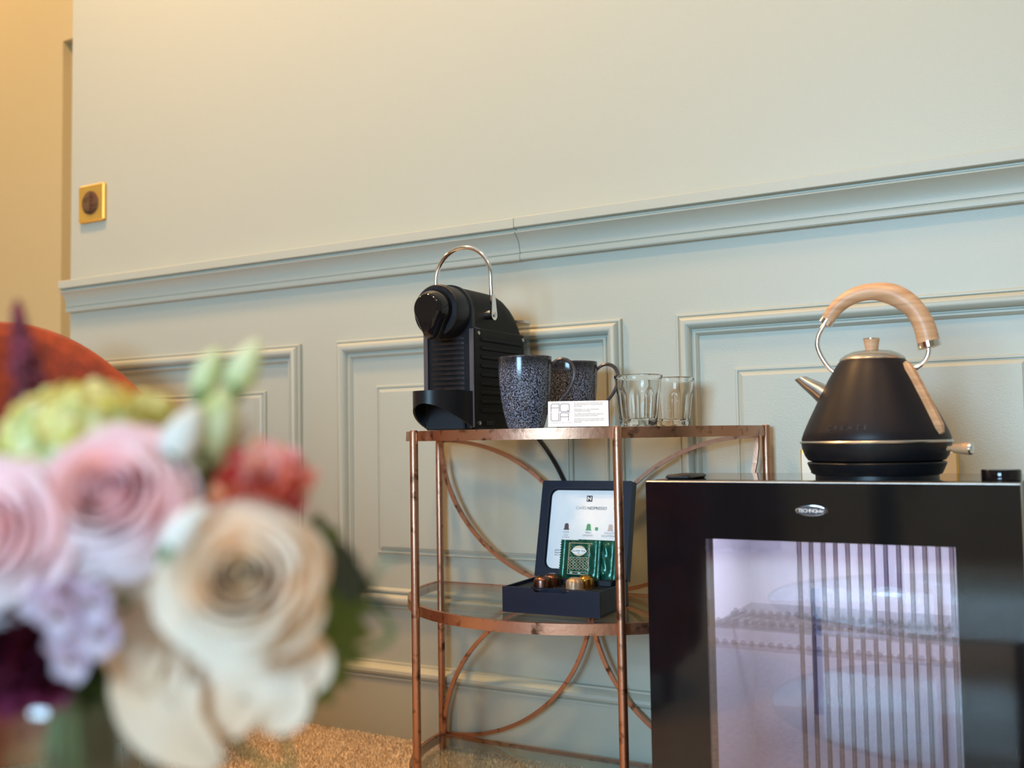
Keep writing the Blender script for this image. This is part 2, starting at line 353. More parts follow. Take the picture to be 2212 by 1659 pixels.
# dado rail in two lengths, with its joint
RP = [(0, 0), (.011, 0), (.0125, .002), (.013, .006), (.0125, .010), (.010, .0112), (.010, .0122), (.012, .013), (.0125, .018), (.0135, .024), (.016, .031), (.0205, .037), (.0255, .0415), (.0295, .0440), (.0300, .0462), (.0275, .0475), (.0235, .0485), (.0235, .0510), (.0265, .0512), (.0320, .0525), (.0330, .0535), (.0330, .0690), (.0320, .0700), (0, .0705)]
def rail(x0, x1, dz, name):
    n = len(RP); z0 = EYE + .3055 + dz
    vs = [(x0, -p, z0 + h) for p, h in RP] + [(x1, -p, z0 + h) for p, h in RP]
    fs = [tuple(range(n)), tuple(range(2 * n - 1, n - 1, -1))] + [(i, (i + 1) % n, n + (i + 1) % n, n + i) for i in range(n)]
    return struct(MB().add(vs, fs).build(name, 'paint', ang=25))
rail(-2.0, -.8105, 0, 'trim_1'); rail(-.8095, XR, .0006, 'trim_2')
BP = [(0, 0), (.016, 0), (.016, .106), (.0185, .107), (.0185, .110), (.0165, .111), (.0200, .114), (.0215, .118), (.0205, .123), (.017, .127), (.012, .1295), (.009, .131), (.0085, .134), (0, .1345)]
n = len(BP)
struct(MB().add([(-2.0, -p, h) for p, h in BP] + [(XR, -p, h) for p, h in BP], [tuple(range(n)), tuple(range(2 * n - 1, n - 1, -1))] + [(i, (i + 1) % n, n + (i + 1) % n, n + i) for i in range(n)]).build('baseboard_back', 'paint', ang=25))
# ceiling fittings
for i, (lx, ly) in enumerate(LAMPS):
    t = thing('ceiling_lamp', 'small round recessed ceiling lamp with a white ring', 'lamp', (lx, ly, CEIL), group='ceiling lamps above the panelled wall')
    MB().lathe([(.09, 0), (.125, 0), (.125, -.012), (.115, -.018), (.09, -.012), (.09, 0)], 40, caps=False).build('trim_ring', 'frame', t)
    MB().lathe([(.001, -.008), (.088, -.008), (.088, -.002), (.001, -.002)], 32).build('diffuser', 'frame', t)
# carpet pile where it can be seen
pm = MB(); rnd = random.Random(3)
def tuft(x, y):
    h = rnd.uniform(.004, .0068); a = rnd.uniform(0, PI); w = .0016; dx = math.cos(a) * w; dy = math.sin(a) * w; lx = rnd.uniform(-.003, .003); ly = rnd.uniform(-.003, .003)
    pm.add([(x - dx, y - dy, 0), (x + dx, y + dy, 0), (x + lx + dx * .5, y + ly + dy * .5, h), (x + lx - dx * .5, y + ly - dy * .5, h)], [(0, 1, 2, 3)])
for i in range(70000): tuft(rnd.uniform(-1.75, -.40), -.018 - rnd.uniform(0, 1) ** 1.4 * .55)
o = pm.build('carpet_pile', 'pile', smooth=False); tag(o, 'short beige carpet pile along the foot of the panelled wall', 'carpet'); o['kind'] = 'stuff'

# ------------------------------------------------------------------ wall fittings
sw = thing('light_switch', 'square brass wall switch with a round dark rocker', 'switch', (-1.9205, 0, EYE + .551))
MB().bbox(-.043, .043, -.010, 0, -.043, .043, .003).build('cover_plate', 'brass', sw)
RX = Matrix.Rotation(PI / 2, 3, 'X')
MB().lathe([(.0005, -.0005), (.0270, -.0005), (.0270, .0022), (.0255, .003), (.0005, .003)], 40, (0, -.010, 0), rot=RX).build('round_insert', 'dwood', sw)
MB().prism([(-.010, 0), (.010, 0), (.008, -.008), (-.003, -.003)], 'z', -.021, .021).xf(Matrix.Translation((0, -.0125, 0))).build('rocker', 'dwood', sw, smooth=False)
so = thing('wall_socket', 'three gang brass and ivory power socket behind the kettle', 'socket', (-.240, 0, EYE - .066))
MB().bbox(-.107, .107, -.011, 0, -.0455, .0455, .003).build('cover_plate', 'brass', so)
for k in (-1, 0, 1):
    MB().bbox(-.0335 + k * .0708, .0335 + k * .0708, -.0135, -.0105, -.038, .038, .001).build('socket_insert', 'plate', so)
    MB().lathe([(.021, 0), (.021, .0016), (.017, .0016), (.017, 0)], 30, (k * .0708, -.0135, 0), rot=RX).build('socket_ring', 'plate', so)
pl = thing('power_plug', 'black round power plug in the socket behind the kettle', 'plug', (-.240 - .0708, -.0145, EYE - .066))
MB().lathe([(.0005, 0), (.0195, 0), (.0195, .018), (.016, .026), (.0005, .028)], 32, rot=RX).build('plug_body', 'black', pl)
MB().tube(catmull([(0, -.026, -.004), (0, -.040, -.012), (.002, -.040, -.05), (.004, -.032, -.14), (.004, -.03, -.30)]), .0032, 8).build('cord', 'black', pl)

# ------------------------------------------------------------------ half-round table in copper
TX, TY, TR = -.68, -.036, .29
tb = thing('demilune_table', 'half round three tier side table of distressed copper with glass shelves', 'table', (TX, TY, 0))
TOP, MID, LOW = EYE + .0135, EYE - .2445, EYE - .5045
def semi(r_, n=56): return [(r_ * math.cos(PI + PI * k / n), r_ * math.sin(PI + PI * k / n)) for k in range(n + 1)]
for z in (TOP, MID, LOW):
    path = semi(TR); outl = [Vector((x, y, 0)) for x, y in path]
    inn = [Vector((x * (TR - .007) / TR, min(y * (TR - .007) / TR, -.007), 0)) for x, y in path]
    n = len(outl); h = .0150; vs = []
    for P_, zz in ((outl, z), (inn, z), (inn, z - h), (outl, z - h)): vs += [(p.x, p.y, zz) for p in P_]
    fs = []
    for ring in range(4):
        for k in range(n - 1): a = ring * n + k; b = ring * n + k + 1; c = ((ring + 1) % 4) * n; fs.append((a, b, c + k + 1, c + k))
    fs += [(0, n, 2 * n, 3 * n), (n - 1, 2 * n - 1, 3 * n - 1, 4 * n - 1)]
    MB().add(vs, fs).box(-TR + .004, TR - .004, -.0065, -.0005, z - .0058, z).build('shelf_rim', 'copper', tb, ang=30)
    MB().prism([(x * .972, min(y * .972, -.0075)) for x, y in path], 'z', z - .0062, z - .0006).build('glass_shelf', 'shelf', tb, ang=30)
def leg(x, y, z1):
    MB().lathe([(.0052, 0), (.0062, .004), (.0062, z1 - .003), (.005, z1)], 18, (x, y, 0)).build('leg', 'copper', tb)
for sx in (-1, 1):
    leg(sx * .2890, .0062, TOP + .001)
    leg(sx * .1620, -.2535, TOP + .001)
ba, SEC = .278, [(-.0032, -.003), (.0032, -.003), (.0032, .003), (-.0032, .003)]
def arc(cx, cz, a, b, t0, t1, y, name='arc_bar', n=40):
    pts = [(cx + a * math.cos(t0 + (t1 - t0) * k / n), y, cz + b * math.sin(t0 + (t1 - t0) * k / n)) for k in range(n + 1)]
    MB().sweep(pts, SEC, (0, 1, 0)).build(name, 'copper', tb, ang=40)
z1, z0 = TOP - .015, MID - .001
bb = z1 - z0
arc(0, z1, ba, bb, PI, 2 * PI, -.0035); arc(-ba, z0, ba, bb, 0, PI / 2, .0035); arc(ba, z0, ba, bb, PI / 2, PI, .0035)
z1, z0 = MID - .015, LOW - .001; bb = z1 - z0
arc(0, z0, ba, bb, 0, PI, -.0035); arc(-ba, z1, ba, bb, -PI / 2, 0, .0035); arc(ba, z1, ba, bb, PI, 1.5 * PI, .0035)

# ------------------------------------------------------------------ coffee machine
SURF = TOP + .0012
cm = thing('coffee_machine', 'black capsule coffee machine with ribbed side panel and chrome carrying handle', 'coffee machine', (-.818, -.225, SURF))
def arch(hw, zs, zt, n=24):
    return [(hw * math.cos(PI * k / n), zs + (zt - zs) * math.sin(PI * k / n)) for k in range(n + 1)] + [(-hw, .003), (hw, .003)]
sl = []; ys = [.003, .05, .09, .105, .118, .130, .140, .148, .153, .155]
for y in ys:
    f = 1 if y < .1 else math.sqrt(max(0, 1 - ((y - .1) / .0555) ** 2))
    sl.append([(x, y, z if z < .11 else .11 + (z - .11) * (.42 + .58 * f)) for x, z in arch(.0395, .176, .2195)])
vs = [p for s_ in sl for p in s_]; k_ = len(sl[0]); fs = [tuple(range(k_)), tuple(range(len(vs) - 1, len(vs) - 1 - k_, -1))]
for i in range(len(sl) - 1):
    for j in range(k_): a = i * k_ + j; b = i * k_ + (j + 1) % k_; fs.append((a, b, b + k_, a + k_))
MB().add(vs, fs).build('body', 'blackmatte', cm, ang=40)
MB().prism(arch(.0418, .176, .2212), 'y', -.003, .005).build('face_plate', 'black', cm, ang=40)
for sx in (-1, 1):
    p = MB().bbox(*sorted((sx * .0365, sx * .0455)), -.004, .155, .0, .1545, .0028).build('side_panel', 'blackmatte', cm, ang=20)
    xo = sx * .0455
    for k in range(9):
        zc = .138 - k * .0136
        MB().bbox(*sorted((xo - sx * .0005, xo + sx * .0022)), .016, .143, zc - .0036, zc + .0022, .0010).build('rib', 'blackmatte', p, ang=20)
    MB().bbox(*sorted((xo, xo + sx * .0016)), .026, .05, .007, .0125, .0008).build('name_plate', 'black', p, ang=20)
    for yy, zz in ((.0085, .1455), (.1475, .1455), (.0085, .0095), (.1475, .0095)):
        MB().lathe([(.0004, 0), (.0032, 0), (.0032, .0012), (.0024, .0018), (.0016, .0018), (.0013, .0008), (.0004, .0008)], 14, (xo, yy, zz), rot=Matrix.Rotation(sx * PI / 2, 3, 'Y')).build('screw', 'steel', p)
for sx in (-1, 1): MB().bbox(*sorted((sx * .0372, sx * .0452)), -.0062, -.0038, .003, .1525, .0010).build('edge_highlight', 'edge', cm, ang=20)  # pale strips added as the highlight on the side panels' front edges
# round brewing head and its teardrop lever
HZ = .1785
hd = MB().lathe([(.0005, -.004), (.0385, -.004), (.0398, .002), (.0398, .034), (.0392, .0372), (.0375, .0388), (.030, .0388), (.0295, .0378), (.0005, .0378)], 64, (0, 0, HZ), rot=RX).build('brew_head', 'black', cm)
def tear(r_, tail, tw, n=28):
    a0 = -R(38); out = []
    for k in range(n + 1):
        a = a0 + (PI - 2 * a0) * k / n; out.append((r_ * math.cos(a), r_ * math.sin(a)))
    return [(-tw, -tail)] [:0] + out + [(-tw, -tail), (tw, -tail)]
rings = [(.0285, .0440, .010, -.036), (.0288, .0445, .010, -.044), (.0268, .0425, .0085, -.054), (.0232, .0395, .0065, -.0615), (.0212, .0375, .0052, -.0645), (.0196, .0350, .0040, -.0655)]
vs = []; L_ = None
for r_, tl, tw, y in rings:
    pts = tear(r_, tl, tw); L_ = len(pts); vs += [(x, y, HZ + .001 + z) for x, z in pts]
fs = [tuple(range(L_)), tuple(range(len(vs) - 1, len(vs) - 1 - L_, -1))]
for i in range(len(rings) - 1):
    for j in range(L_): a = i * L_ + j; b = i * L_ + (j + 1) % L_; fs.append((a, b, b + L_, a + L_))
MB().add(vs, fs).build('lever', 'blackgloss', cm, ang=28)
word = 'NESPRESSO'
for i, ch in enumerate(word):
    a = R(58) * (0.5 - i / (len(word) - 1))
    text('letter', ch, .0062, 'emboss', hd, Matrix.Translation((-.0345 * math.sin(a), -.0390, HZ + .0318 * math.cos(a))) @ Matrix.Rotation(a, 4, 'Y').inverted() @ Matrix.Rotation(PI / 2, 4, 'X'), extrude=.0003)
# ribbed capsule drawer with slats
MB().box(-.0365, .0365, .004, .02, .050, .140).build('capsule_drawer', 'blackgloss', cm, smooth=False)
for k in range(11):
    zc = .0625 + k * .0076
    vs = []; fs = []
    for i in range(13):
        x = -.036 + .072 * i / 12; bulge = -.0036 * (1 - ((x + .002) / .036) ** 2) - .0005
        vs += [(x, bulge + .001, zc - .0034), (x, bulge - .0012, zc - .0020), (x, bulge - .0012, zc + .0020), (x, bulge + .001, zc + .0034), (x, .006, zc)]
    for i in range(12):
        for j in range(5): a = i * 5 + j; b = i * 5 + (j + 1) % 5; fs.append((a, b, b + 5, a + 5))
    MB().add(vs, fs).build('slat', 'slat', cm, ang=25)
MB().box(-.036, .036, -.0035, .004, .139, .152).build('drawer_lip', 'black', cm, smooth=False)
MB().bbox(-.0365, .0300, -.0105, .004, 0, .052, .002).build('base_front', 'navymatte', cm, ang=20)
# drip tray: a thin half-round shell cut away underneath
def tray(u, v, off=0.0):
    a = PI * u; hw = .0435 - off; pr = .077 - off
    x = -hw * math.cos(a); y = -pr * (math.sin(a) ** .85) + .001; zb = .002 + .0365 * (math.sin(a) ** 1.1)
    return (x, y, zb + (.0575 - zb) * v)
tm = MB().grid(lambda u, v: tray(u, v), 48, 6).grid(lambda u, v: tray(u, v, .0028), 48, 6)
tm.grid(lambda u, v: tuple(Vector(tray(u, 0)).lerp(Vector(tray(u, 0, .0028)), v)), 48, 1)
tm.grid(lambda u, v: tuple(Vector(tray(u, 1)).lerp(Vector(tray(u, 1, .0028)), v)), 48, 1)
tm.build('drip_tray', 'black', cm, ang=50)
MB().prism([(tray(k / 40, 1, .003)[0], tray(k / 40, 1, .003)[1]) for k in range(41)], 'z', .0515, .0555).build('tray_grid', 'black', cm, ang=40)
# chrome handle
hp = [(.0505, .044, .178), (.0505, .042, .200), (.0505, .040, .232)] + [(.0505 * math.cos(PI * k / 20), .040, .236 + .0495 * math.sin(PI * k / 20)) for k in range(21)] + [(-.0505, .040, .232), (-.0505, .042, .200), (-.0505, .044, .178)]
MB().tube(hp, .0034, 14).build('handle', 'chrome', cm)
for sx in (-1, 1):
    hn = MB().prism([(.0445 + .0085 * math.cos(PI + PI * k / 14), .1765 + .0085 * math.sin(PI + PI * k / 14)) for k in range(15)] + [(.0475, .208), (.0385, .208)], 'x', *sorted((sx * .0500, sx * .0535))).build('handle_end', 'chrome', cm, ang=30)
    MB().lathe([(.0004, 0), (.0036, 0), (.0036, .0016), (.0004, .0016)], 16, (sx * .0535, .0445, .1765), rot=Matrix.Rotation(sx * PI / 2, 3, 'Y')).build('bolt', 'steel', hn)
    MB().lathe([(.0075, 0), (.0075, .012), (.0004, .012)], 20, (sx * .038, .0445, .1765), rot=Matrix.Rotation(sx * PI / 2, 3, 'Y')).build('pivot', 'chrome', cm)
# clear water tank at the back
tk = MB()
for r0, zz0, zz1 in ((.0, .006, .176),):
    o1 = rrect(-.0385, .0415, .154, .196, .018, 8); o2 = rrect(-.0365, .0395, .156, .194, .016, 8); n = len(o1)
    vs = [(x, y, zz0) for x, y in o1] + [(x, y, zz1) for x, y in o1] + [(x, y, zz1) for x, y in o2] + [(x, y, zz0 + .003) for x, y in o2]
    fs = [tuple(range(n - 1, -1, -1)), tuple(range(3 * n, 4 * n))]
    for q in range(3):
        for j in range(n): fs.append((q * n + j, q * n + (j + 1) % n, (q + 1) * n + (j + 1) % n, (q + 1) * n + j))
    tk.add(vs, fs)
tk.build('water_tank', 'tank', cm)
MB().prism(rrect(-.0395, .0425, .153, .197, .018, 8), 'z', .176, .180).build('tank_rim', 'steel', cm)
MB().tube([Vector(p) - Vector((-.818, -.225, SURF)) for p in catmull([(-.83, -.030, SURF + .012), (-.80, -.0135, SURF + .004), (-.779, -.0105, EYE - .003), (-.755, -.0120, EYE - .034), (-.732, -.0130, EYE - .0746), (-.705, -.0130, EYE - .14), (-.66, -.013, EYE - .235), (-.61, -.012, EYE - .285), (-.5, -.016, EYE - .36), (-.42, -.022, EYE - .43)])], .0036, 8).build('power_cord', 'black', cm)

# ------------------------------------------------------------------ mugs
mug = thing('mug', 'speckled blue black mug in front of the coffee machine, the taller looking one', 'mug', (-.686, -.230, SURF), R(29), 'speckled stoneware mugs')
MP = [(.0005, 0), (.0255, 0), (.0265, .002), (.0290, .010), (.0325, .024), (.0357, .042), (.0378, .062), (.0388, .082), (.0391, .1000), (.0386, .1028), (.0373, .1028), (.0366, .1000), (.0362, .080), (.0350, .060), (.0325, .038), (.029, .020), (.024, .008), (.0005, .006)]
MB().lathe(MP, 72).build('cup', 'glaze', mug)
MB().lathe([(.0388, .1012), (.0390, .1032), (.0376, .1036), (.0364, .1028), (.0366, .1005)], 72, caps=False).build('rim', 'rimglaze', mug)
hp = catmull([(.0345, 0, .0875), (.0440, 0, .0965), (.0560, 0, .0995), (.0665, 0, .0940), (.0715, 0, .0820), (.0700, 0, .0680), (.0620, 0, .0520), (.0500, 0, .0385), (.0405, 0, .0290), (.0335, 0, .0180)], 5)
MB().sweep(hp, [(-.0024, -.0062), (0, -.0072), (.0022, -.0060), (.0022, .0060), (0, .0072), (-.0024, .0062)], (0, 1, 0)).build('handle', 'rimglaze', mug, ang=50)
m2 = copy_tree(mug); m2.location = (-.676, -.092, SURF); m2['label'] = 'speckled blue black mug standing between the folded card and the wall'
mug['label'] = 'speckled blue black mug beside the ribbed side panel of the coffee machine'

# ------------------------------------------------------------------ tumblers
def tumbler():
    prof = [(.0005, 0), (.0238, 0), (.0256, .0020), (.0268, .010), (.0290, .030), (.0303, .044), (.0312, .050), (.0318, .056), (.0326, .066), (.0340, .0685), (.0346, .0705), (.0340, .0722), (.0325, .0725), (.0315, .0715), (.0306, .066), (.0298, .054), (.0280, .040), (.0256, .018), (.0238, .0105), (.0180, .0088), (.0005, .0090)]
    n = 72; vs = []; fs = []
    for i, (r_, z_) in enumerate(prof):
        for k in range(n):
            a = 2 * PI * k / n; rr = r_
            if .0015 < z_ < .047 and 1 < i < 7:
                q = (a % (2 * PI / 9)) - PI / 9; rr = r_ * (math.cos(PI / 9) / math.cos(q)) * 1.03
            vs.append((rr * math.cos(a), rr * math.sin(a), z_))
    for i in range(len(prof) - 1):
        for k in range(n): a = i * n + k; b = i * n + (k + 1) % n; fs.append((a, b, b + n, a + n))
    fs += [tuple(range(n - 1, -1, -1)), tuple(range((len(prof) - 1) * n, len(prof) * n))]
    return MB().add(vs, fs).mesh('drinking_glass', 'glass', ang=22)
gm = tumbler()
g1 = tag(link('drinking_glass', gm), 'clear faceted drinking glass set closer to the folded card', 'glass', 'faceted drinking glasses'); g1.location = (-.5306, -.180, SURF)
g2 = tag(link('drinking_glass', gm), 'clear faceted drinking glass set closer to the wall', 'glass', 'faceted drinking glasses'); g2.location = (-.5170, -.083, SURF); g2.rotation_euler.z = .3

# ------------------------------------------------------------------ folded card
tc_ = thing('tent_card', 'small white folded card printed with square letters and fine text', 'card', (-.571, -.296, SURF), R(24))
w2, hh, lean = .0405, .0345, .010
tl = R(8)
front = MB().box(-w2, w2, 0, .0005, 0, .036); fo = front.build('front_leaf', 'white', tc_, smooth=False); fo.rotation_euler = (-R(16), 0, 0)
bk = MB().box(-w2 + .0006, w2 + .0012, -.0005, 0, 0, .0358).build('back_leaf', 'inkp', tc_, smooth=False); bk.location = (0, .0208, 0); bk.rotation_euler = (R(16), 0, 0)
def stroke(pts, wd, name, m, par, y=-.0004):
    mb = MB()
    for (x0, z0), (x1, z1) in zip(pts, pts[1:]):
        d = Vector((x1 - x0, z1 - z0)).normalized() * wd / 2; nx, nz = -d.y, d.x
        mb.add([(x0 - d.x + nx, y, z0 - d.y + nz), (x1 + d.x + nx, y, z1 + d.y + nz), (x1 + d.x - nx, y, z1 + d.y - nz), (x0 - d.x - nx, y, z0 - d.y - nz)], [(0, 1, 2, 3)])
    return mb.build(name, m, par, smooth=False)
def glyph(pts, ox, oz, s):
    stroke([(ox + x * s, oz + z * s) for x, z in pts], .0005, 'printed_letter', 'inkp', fo)
cs = .0110; gx, gz = -.0365, .0085
glyph([(0, 0), (0, .85), (.15, 1), (1, 1), (1, 0)], gx, gz + .0127, cs); glyph([(0, .5), (1, .5)], gx, gz + .0127, cs)
glyph([(.85, 0), (.15, 0), (0, .15), (0, .85), (.15, 1), (1, 1), (1.1, .85), (1.1, .12), (.85, 0)], gx + .0125, gz + .0127, cs); glyph([(.85, .2), (1.1, -.15)], gx + .0125, gz + .0127, cs)
glyph([(0, 1), (0, .15), (.15, 0), (.95, 0), (.95, 1)], gx, gz, cs); glyph([(0, 0), (0, .85), (.15, 1), (.85, 1), (1, .85), (1, 0)], gx + .0125, gz, cs); glyph([(0, .5), (1, .5)], gx + .0125, gz, cs)
text('printed_line', 'AQUACHIARA.COM', .0020, 'inkg', fo, face_mw(-.0365, -.0004, .0050), 'LEFT', spacing=1.7)
lines = ['For the respect of the environment, we', 'provide you with our in-house premium', 'pure water.', '', 'AQUAchiara is a high performance', 'sustainable technology.', '', 'The ZERO KILOMETER water limits the', 'useless transportation and waste.', '', 'This flask is part of our carbon-free action.', 'If you want to keep it, please refer to the', 'front desk.']
for i, ln in enumerate(lines):
    if ln: text('printed_line', ln, .00235, 'inkg', fo, face_mw(-.0055, -.0004, .0322 - i * .00222), 'LEFT')

# ------------------------------------------------------------------ capsule box
MS = MID - .0004
bx = thing('capsule_box', 'navy presentation box with its lid open showing a printed white menu', 'box', (-.6346, -.2646, MS), R(1.8))
hw, dp, hh = .0742, .108, .0365
MB().box(-hw, hw, .001, dp, .0012, .004).build('base', 'navy', bx, smooth=False)
MB().prism([(-hw, .0012), (hw, .0012), (hw, hh), (.030, hh), (.024, hh - .0055), (-.024, hh - .0055), (-.030, hh), (-hw, hh)], 'y', 0, .003).build('front_panel', 'navy', bx, smooth=False)
for sx in (-1, 1): MB().bbox(*sorted((sx * hw, sx * (hw - .003))), .003, dp, .0012, hh, .0006).build('side_panel', 'navy', bx, smooth=False)
MB().box(-hw + .003, hw - .003, dp - .003, dp, .0012, hh).build('back_panel', 'navy', bx, smooth=False)
MB().box(-hw + .003, hw - .003, .021, dp - .003, .025, .0318).build('inner_tray', 'navymatte', bx, smooth=False)
MB().box(-hw + .003, hw - .003, .0195, .021, .004, .0345).build('divider', 'navy', bx, smooth=False)
MB().box(-.040, -.038, .003, .0195, .004, .0335).build('divider', 'navy', bx, smooth=False)
MB().box(.045, .057, dp - .007, dp - .002, .0318, .0362).build('hinge', 'steel', bx, smooth=False)
MB().bbox(-.020, .060, .078, .104, .0318, .0402, .001).build('sachet_ledge', 'navymatte', bx, smooth=False)
CAPS = [(-.0275, .0335, 'capbrown'), (-.0250, .0600, 'capbrown'), (.0235, .0325, 'captan'), (.0285, .0600, 'capgold')]
for cx, cy, _ in CAPS:
    MB().lathe([(.0178, 0), (.0205, 0), (.0205, .0008), (.0178, .0008), (.0178, 0)], 36, (cx, cy, .0318), caps=False).build('capsule_well', 'navymatte', bx)
lid = MB().box(-hw + .001, hw - .001, .002, .012, 0, .146).build('lid', 'navy', bx, smooth=False)
lid.location = (0, dp - .001, .0368); lid.rotation_euler = (-R(14.5), 0, 0)
fr = MB(); ou = rrect(-hw + .001, hw - .001, 0, .146, .002, 3); inr = rrect(-.0605, .0605, .0115, .1345, .012, 3)
n = len(ou); vs = [(x, -.006, z) for x, z in ou] + [(x, -.006, z) for x, z in inr] + [(x, .0025, z) for x, z in inr] + [(x, .0025, z) for x, z in ou]
fs = []
for q in range(4):
    for j in range(n): fs.append((q * n + j, q * n + (j + 1) % n, ((q + 1) % 4) * n + (j + 1) % n, ((q + 1) % 4) * n + j))
MB().add(vs, fs).build('lid_frame', 'navy', lid, ang=30)
MB().prism(rrect(-.0585, .0585, .0135, .1325, .011, 6), 'y', .0012, .0021).build('menu_card', 'white', lid, smooth=False)
YT = .0008
MB().box(-.0045 + .004, .0045 + .004, YT - .0001, YT + .0002, .1155, .1245).build('printed_emblem', 'ink', lid, smooth=False)
stroke([(.0015, .1175), (.0015, .1225), (.0065, .1175), (.0065, .1225)], .0013, 'printed_emblem', 'white', lid, YT - .0004)
text('printed_title', 'CAFÉS', .0062, 'inkg', lid, face_mw(-.0170, YT, .1035), 'LEFT')
text('printed_title', 'NESPRESSO', .0062, 'ink', lid, face_mw(.0015, YT, .1035), 'LEFT')
text('printed_title', '•', .0062, 'ink', lid, face_mw(.0435, YT, .1035), 'LEFT')
for cx, m, a, b, c in ((-.030, 'prbrown', 'COSI', 'fruité', 'et intense'), (.006, 'prgreen', 'PERU', 'ORGANIC', ''), (.041, 'prpink', 'VOLLUTO', 'DECAFFEINATO', '')):
    MB().prism([(cx - .0046, .0720), (cx + .0046, .0720), (cx + .0046, .0732), (cx + .0036, .0735), (cx + .0031, .0800), (cx + .0018, .0818), (cx - .0018, .0818), (cx - .0031, .0800), (cx - .0036, .0735), (cx - .0046, .0732)], 'y', YT - .0001, YT + .0003).build('printed_capsule', m, lid, smooth=False)
    text('printed_name', a, .0042, 'inkg', lid, face_mw(cx, YT, .0672)); text('printed_name', b, .0038 if c == '' else .003, 'inkg', lid, face_mw(cx, YT, .0632))
    if c: text('printed_name', c, .003, 'inkg', lid, face_mw(cx, YT, .0600))
MB().prism(rrect(.0165, .0213, .0722, .0770, .001, 2), 'y', YT - .0001, YT + .0003).build('printed_mark', 'prgreen', lid, smooth=False)
for i, ln in enumerate(('#HELP', 'Respon', "d'un co")): text('printed_note', ln, .003, 'ink', lid, face_mw(-.046, YT, .0400 - i * .0035), 'LEFT')
def bxp(x, y, z): return bx.matrix_world @ Vector((x, y, z))
bpy.context.view_layer.update()
names = {'capbrown': ['dark brown coffee capsule in the front row of the open box', 'dark brown coffee capsule in the back row of the open box'], 'captan': ['crumpled tan coffee capsule in the open box'], 'capgold': ['shiny gold coffee capsule in the open box']}
for cx, cy, m in CAPS:
    c = thing('coffee_capsule', names[m].pop(0), 'capsule', bxp(cx, cy, .0320), 0, 'coffee capsules in the open box'); c.scale = (.88, .88, .92)
    prof = [(.0005, .0004), (.0142, .0004), (.0142, .003), (.0136, .0105), (.0132, .0130), (.0120, .0152), (.0070, .0188), (.0045, .0192), (.0005, .0186)]
    if m == 'captan':
        mb = MB(); n = 48; vs = []; fs = []
        for i, (r_, z_) in enumerate(prof):
            for k in range(n):
                a = 2 * PI * k / n; rr = r_ * (1 + (.05 * math.sin(a * 9) if 3 <= i <= 6 else 0)); vs.append((rr * math.cos(a), rr * math.sin(a), z_))
        for i in range(len(prof) - 1):
            for k in range(n): a = i * n + k; b = i * n + (k + 1) % n; fs.append((a, b, b + n, a + n))
        mb.add(vs, fs + [tuple(range(n - 1, -1, -1)), tuple(range((len(prof) - 1) * n, len(prof) * n))]).build('shell', m, c)
    else: MB().lathe(prof, 40).build('shell', m, c)
    MB().lathe([(.0005, 0), (.0166, 0), (.0166, .0008), (.0142, .0010)], 40).build('flange', m, c)
# tea sachets
def sachet(loc, rz, tilt, lab, w=.064, h=.056):
    t = thing('tea_sachet', lab, 'sachet', loc, rz, 'green foil tea sachets in the open box'); t.rotation_euler = (tilt, 0, rz)
    def sf(sgn):
        def f(u, v):
            zig = .0010 * (1 if int(v * 30) % 2 else -1)
            x = (u - .5) * w + (zig if u in (0.0, 1.0) else 0); z = v * h
            e = min(1, max(0, (u - .12) / .16), max(0, (.88 - u) / .16)) * min(1, v / .14, (1 - v) / .14)
            e = max(0, min(1, e)); e = e * e * (3 - 2 * e)
            wr = .0006 * math.sin(u * 31 + v * 17) * e + (.0005 * math.sin(u * 180) if (.06 < u < .13 or .87 < u < .94) else 0)
            return (x, sgn * (.0003 + .0042 * e) + wr, z)
        return f
    b = MB().grid(sf(-1), 44, 30).grid(sf(1), 44, 30).build('foil_packet', 'greenfoil', t, ang=70)
    return t, b
s1, b1 = sachet(bxp(.0075, .0830, .0400), R(2), -R(13), 'green foil tea sachet in front, its printed panel in full view')
s2, b2 = sachet(bxp(.0300, .0920, .0400), R(-1), -R(13), 'green foil tea sachet tucked behind the other, its panel covered')
def bar(x0, x1, z0, z1, m, y=-.0056, nm='printed_frame', par=b1): MB().box(x0, x1, y, y + .0003, z0, z1).build(nm, m, par, smooth=False)
for a in ((-.0165, .0165, .0508, .0514), (-.0165, .0165, .0060, .0066), (-.0165, -.0159, .0060, .0514), (.0159, .0165, .0060, .0514), (-.0165, .0165, .0300, .0305)): bar(*a, 'cream')
MB().prism([(.0105 * math.cos(2 * PI * k / 28), .0400 + .0074 * math.sin(2 * PI * k / 28)) for k in range(28)], 'y', -.0058, -.0054).build('printed_oval', 'cream', b1, smooth=False)
MB().prism([(.0120 * math.cos(2 * PI * k / 28), .0395 + .0042 * math.sin(2 * PI * k / 28)) for k in range(28)], 'y', -.0061, -.0054).build('printed_banner', 'white', b1, smooth=False)
text('printed_title', 'KUSMI TEA', .0043, 'greenfoil', b1, face_mw(0, -.0064, .0382)); text('printed_title', 'PARIS', .0016, 'greenfoil', b1, face_mw(0, -.0064, .0362))
for r0 in range(5):
    for c0 in range(6):
        x = -.0130 + c0 * .0052; z = .0272 - r0 * .0042
        if r0 < 4: stroke([(x - .0022, z), (x, z + .0019), (x + .0022, z), (x, z - .0019), (x - .0022, z)], .00045, 'printed_lattice', 'goldp' if (r0 + c0) % 2 else 'cream', b1, -.0057)
for x0 in (-.0142, .0142):
    for k in range(4): stroke([(x0 - .0011, .0330 + k * .0042), (x0 + .0011, .0351 + k * .0042), (x0 - .0011, .0372 + k * .0042)], .0004, 'printed_lattice', 'goldp', b1, -.0057)
text('printed_title', 'Thé vert de Chine', .0034, 'cream', b1, face_mw(0, -.0059, .0085))

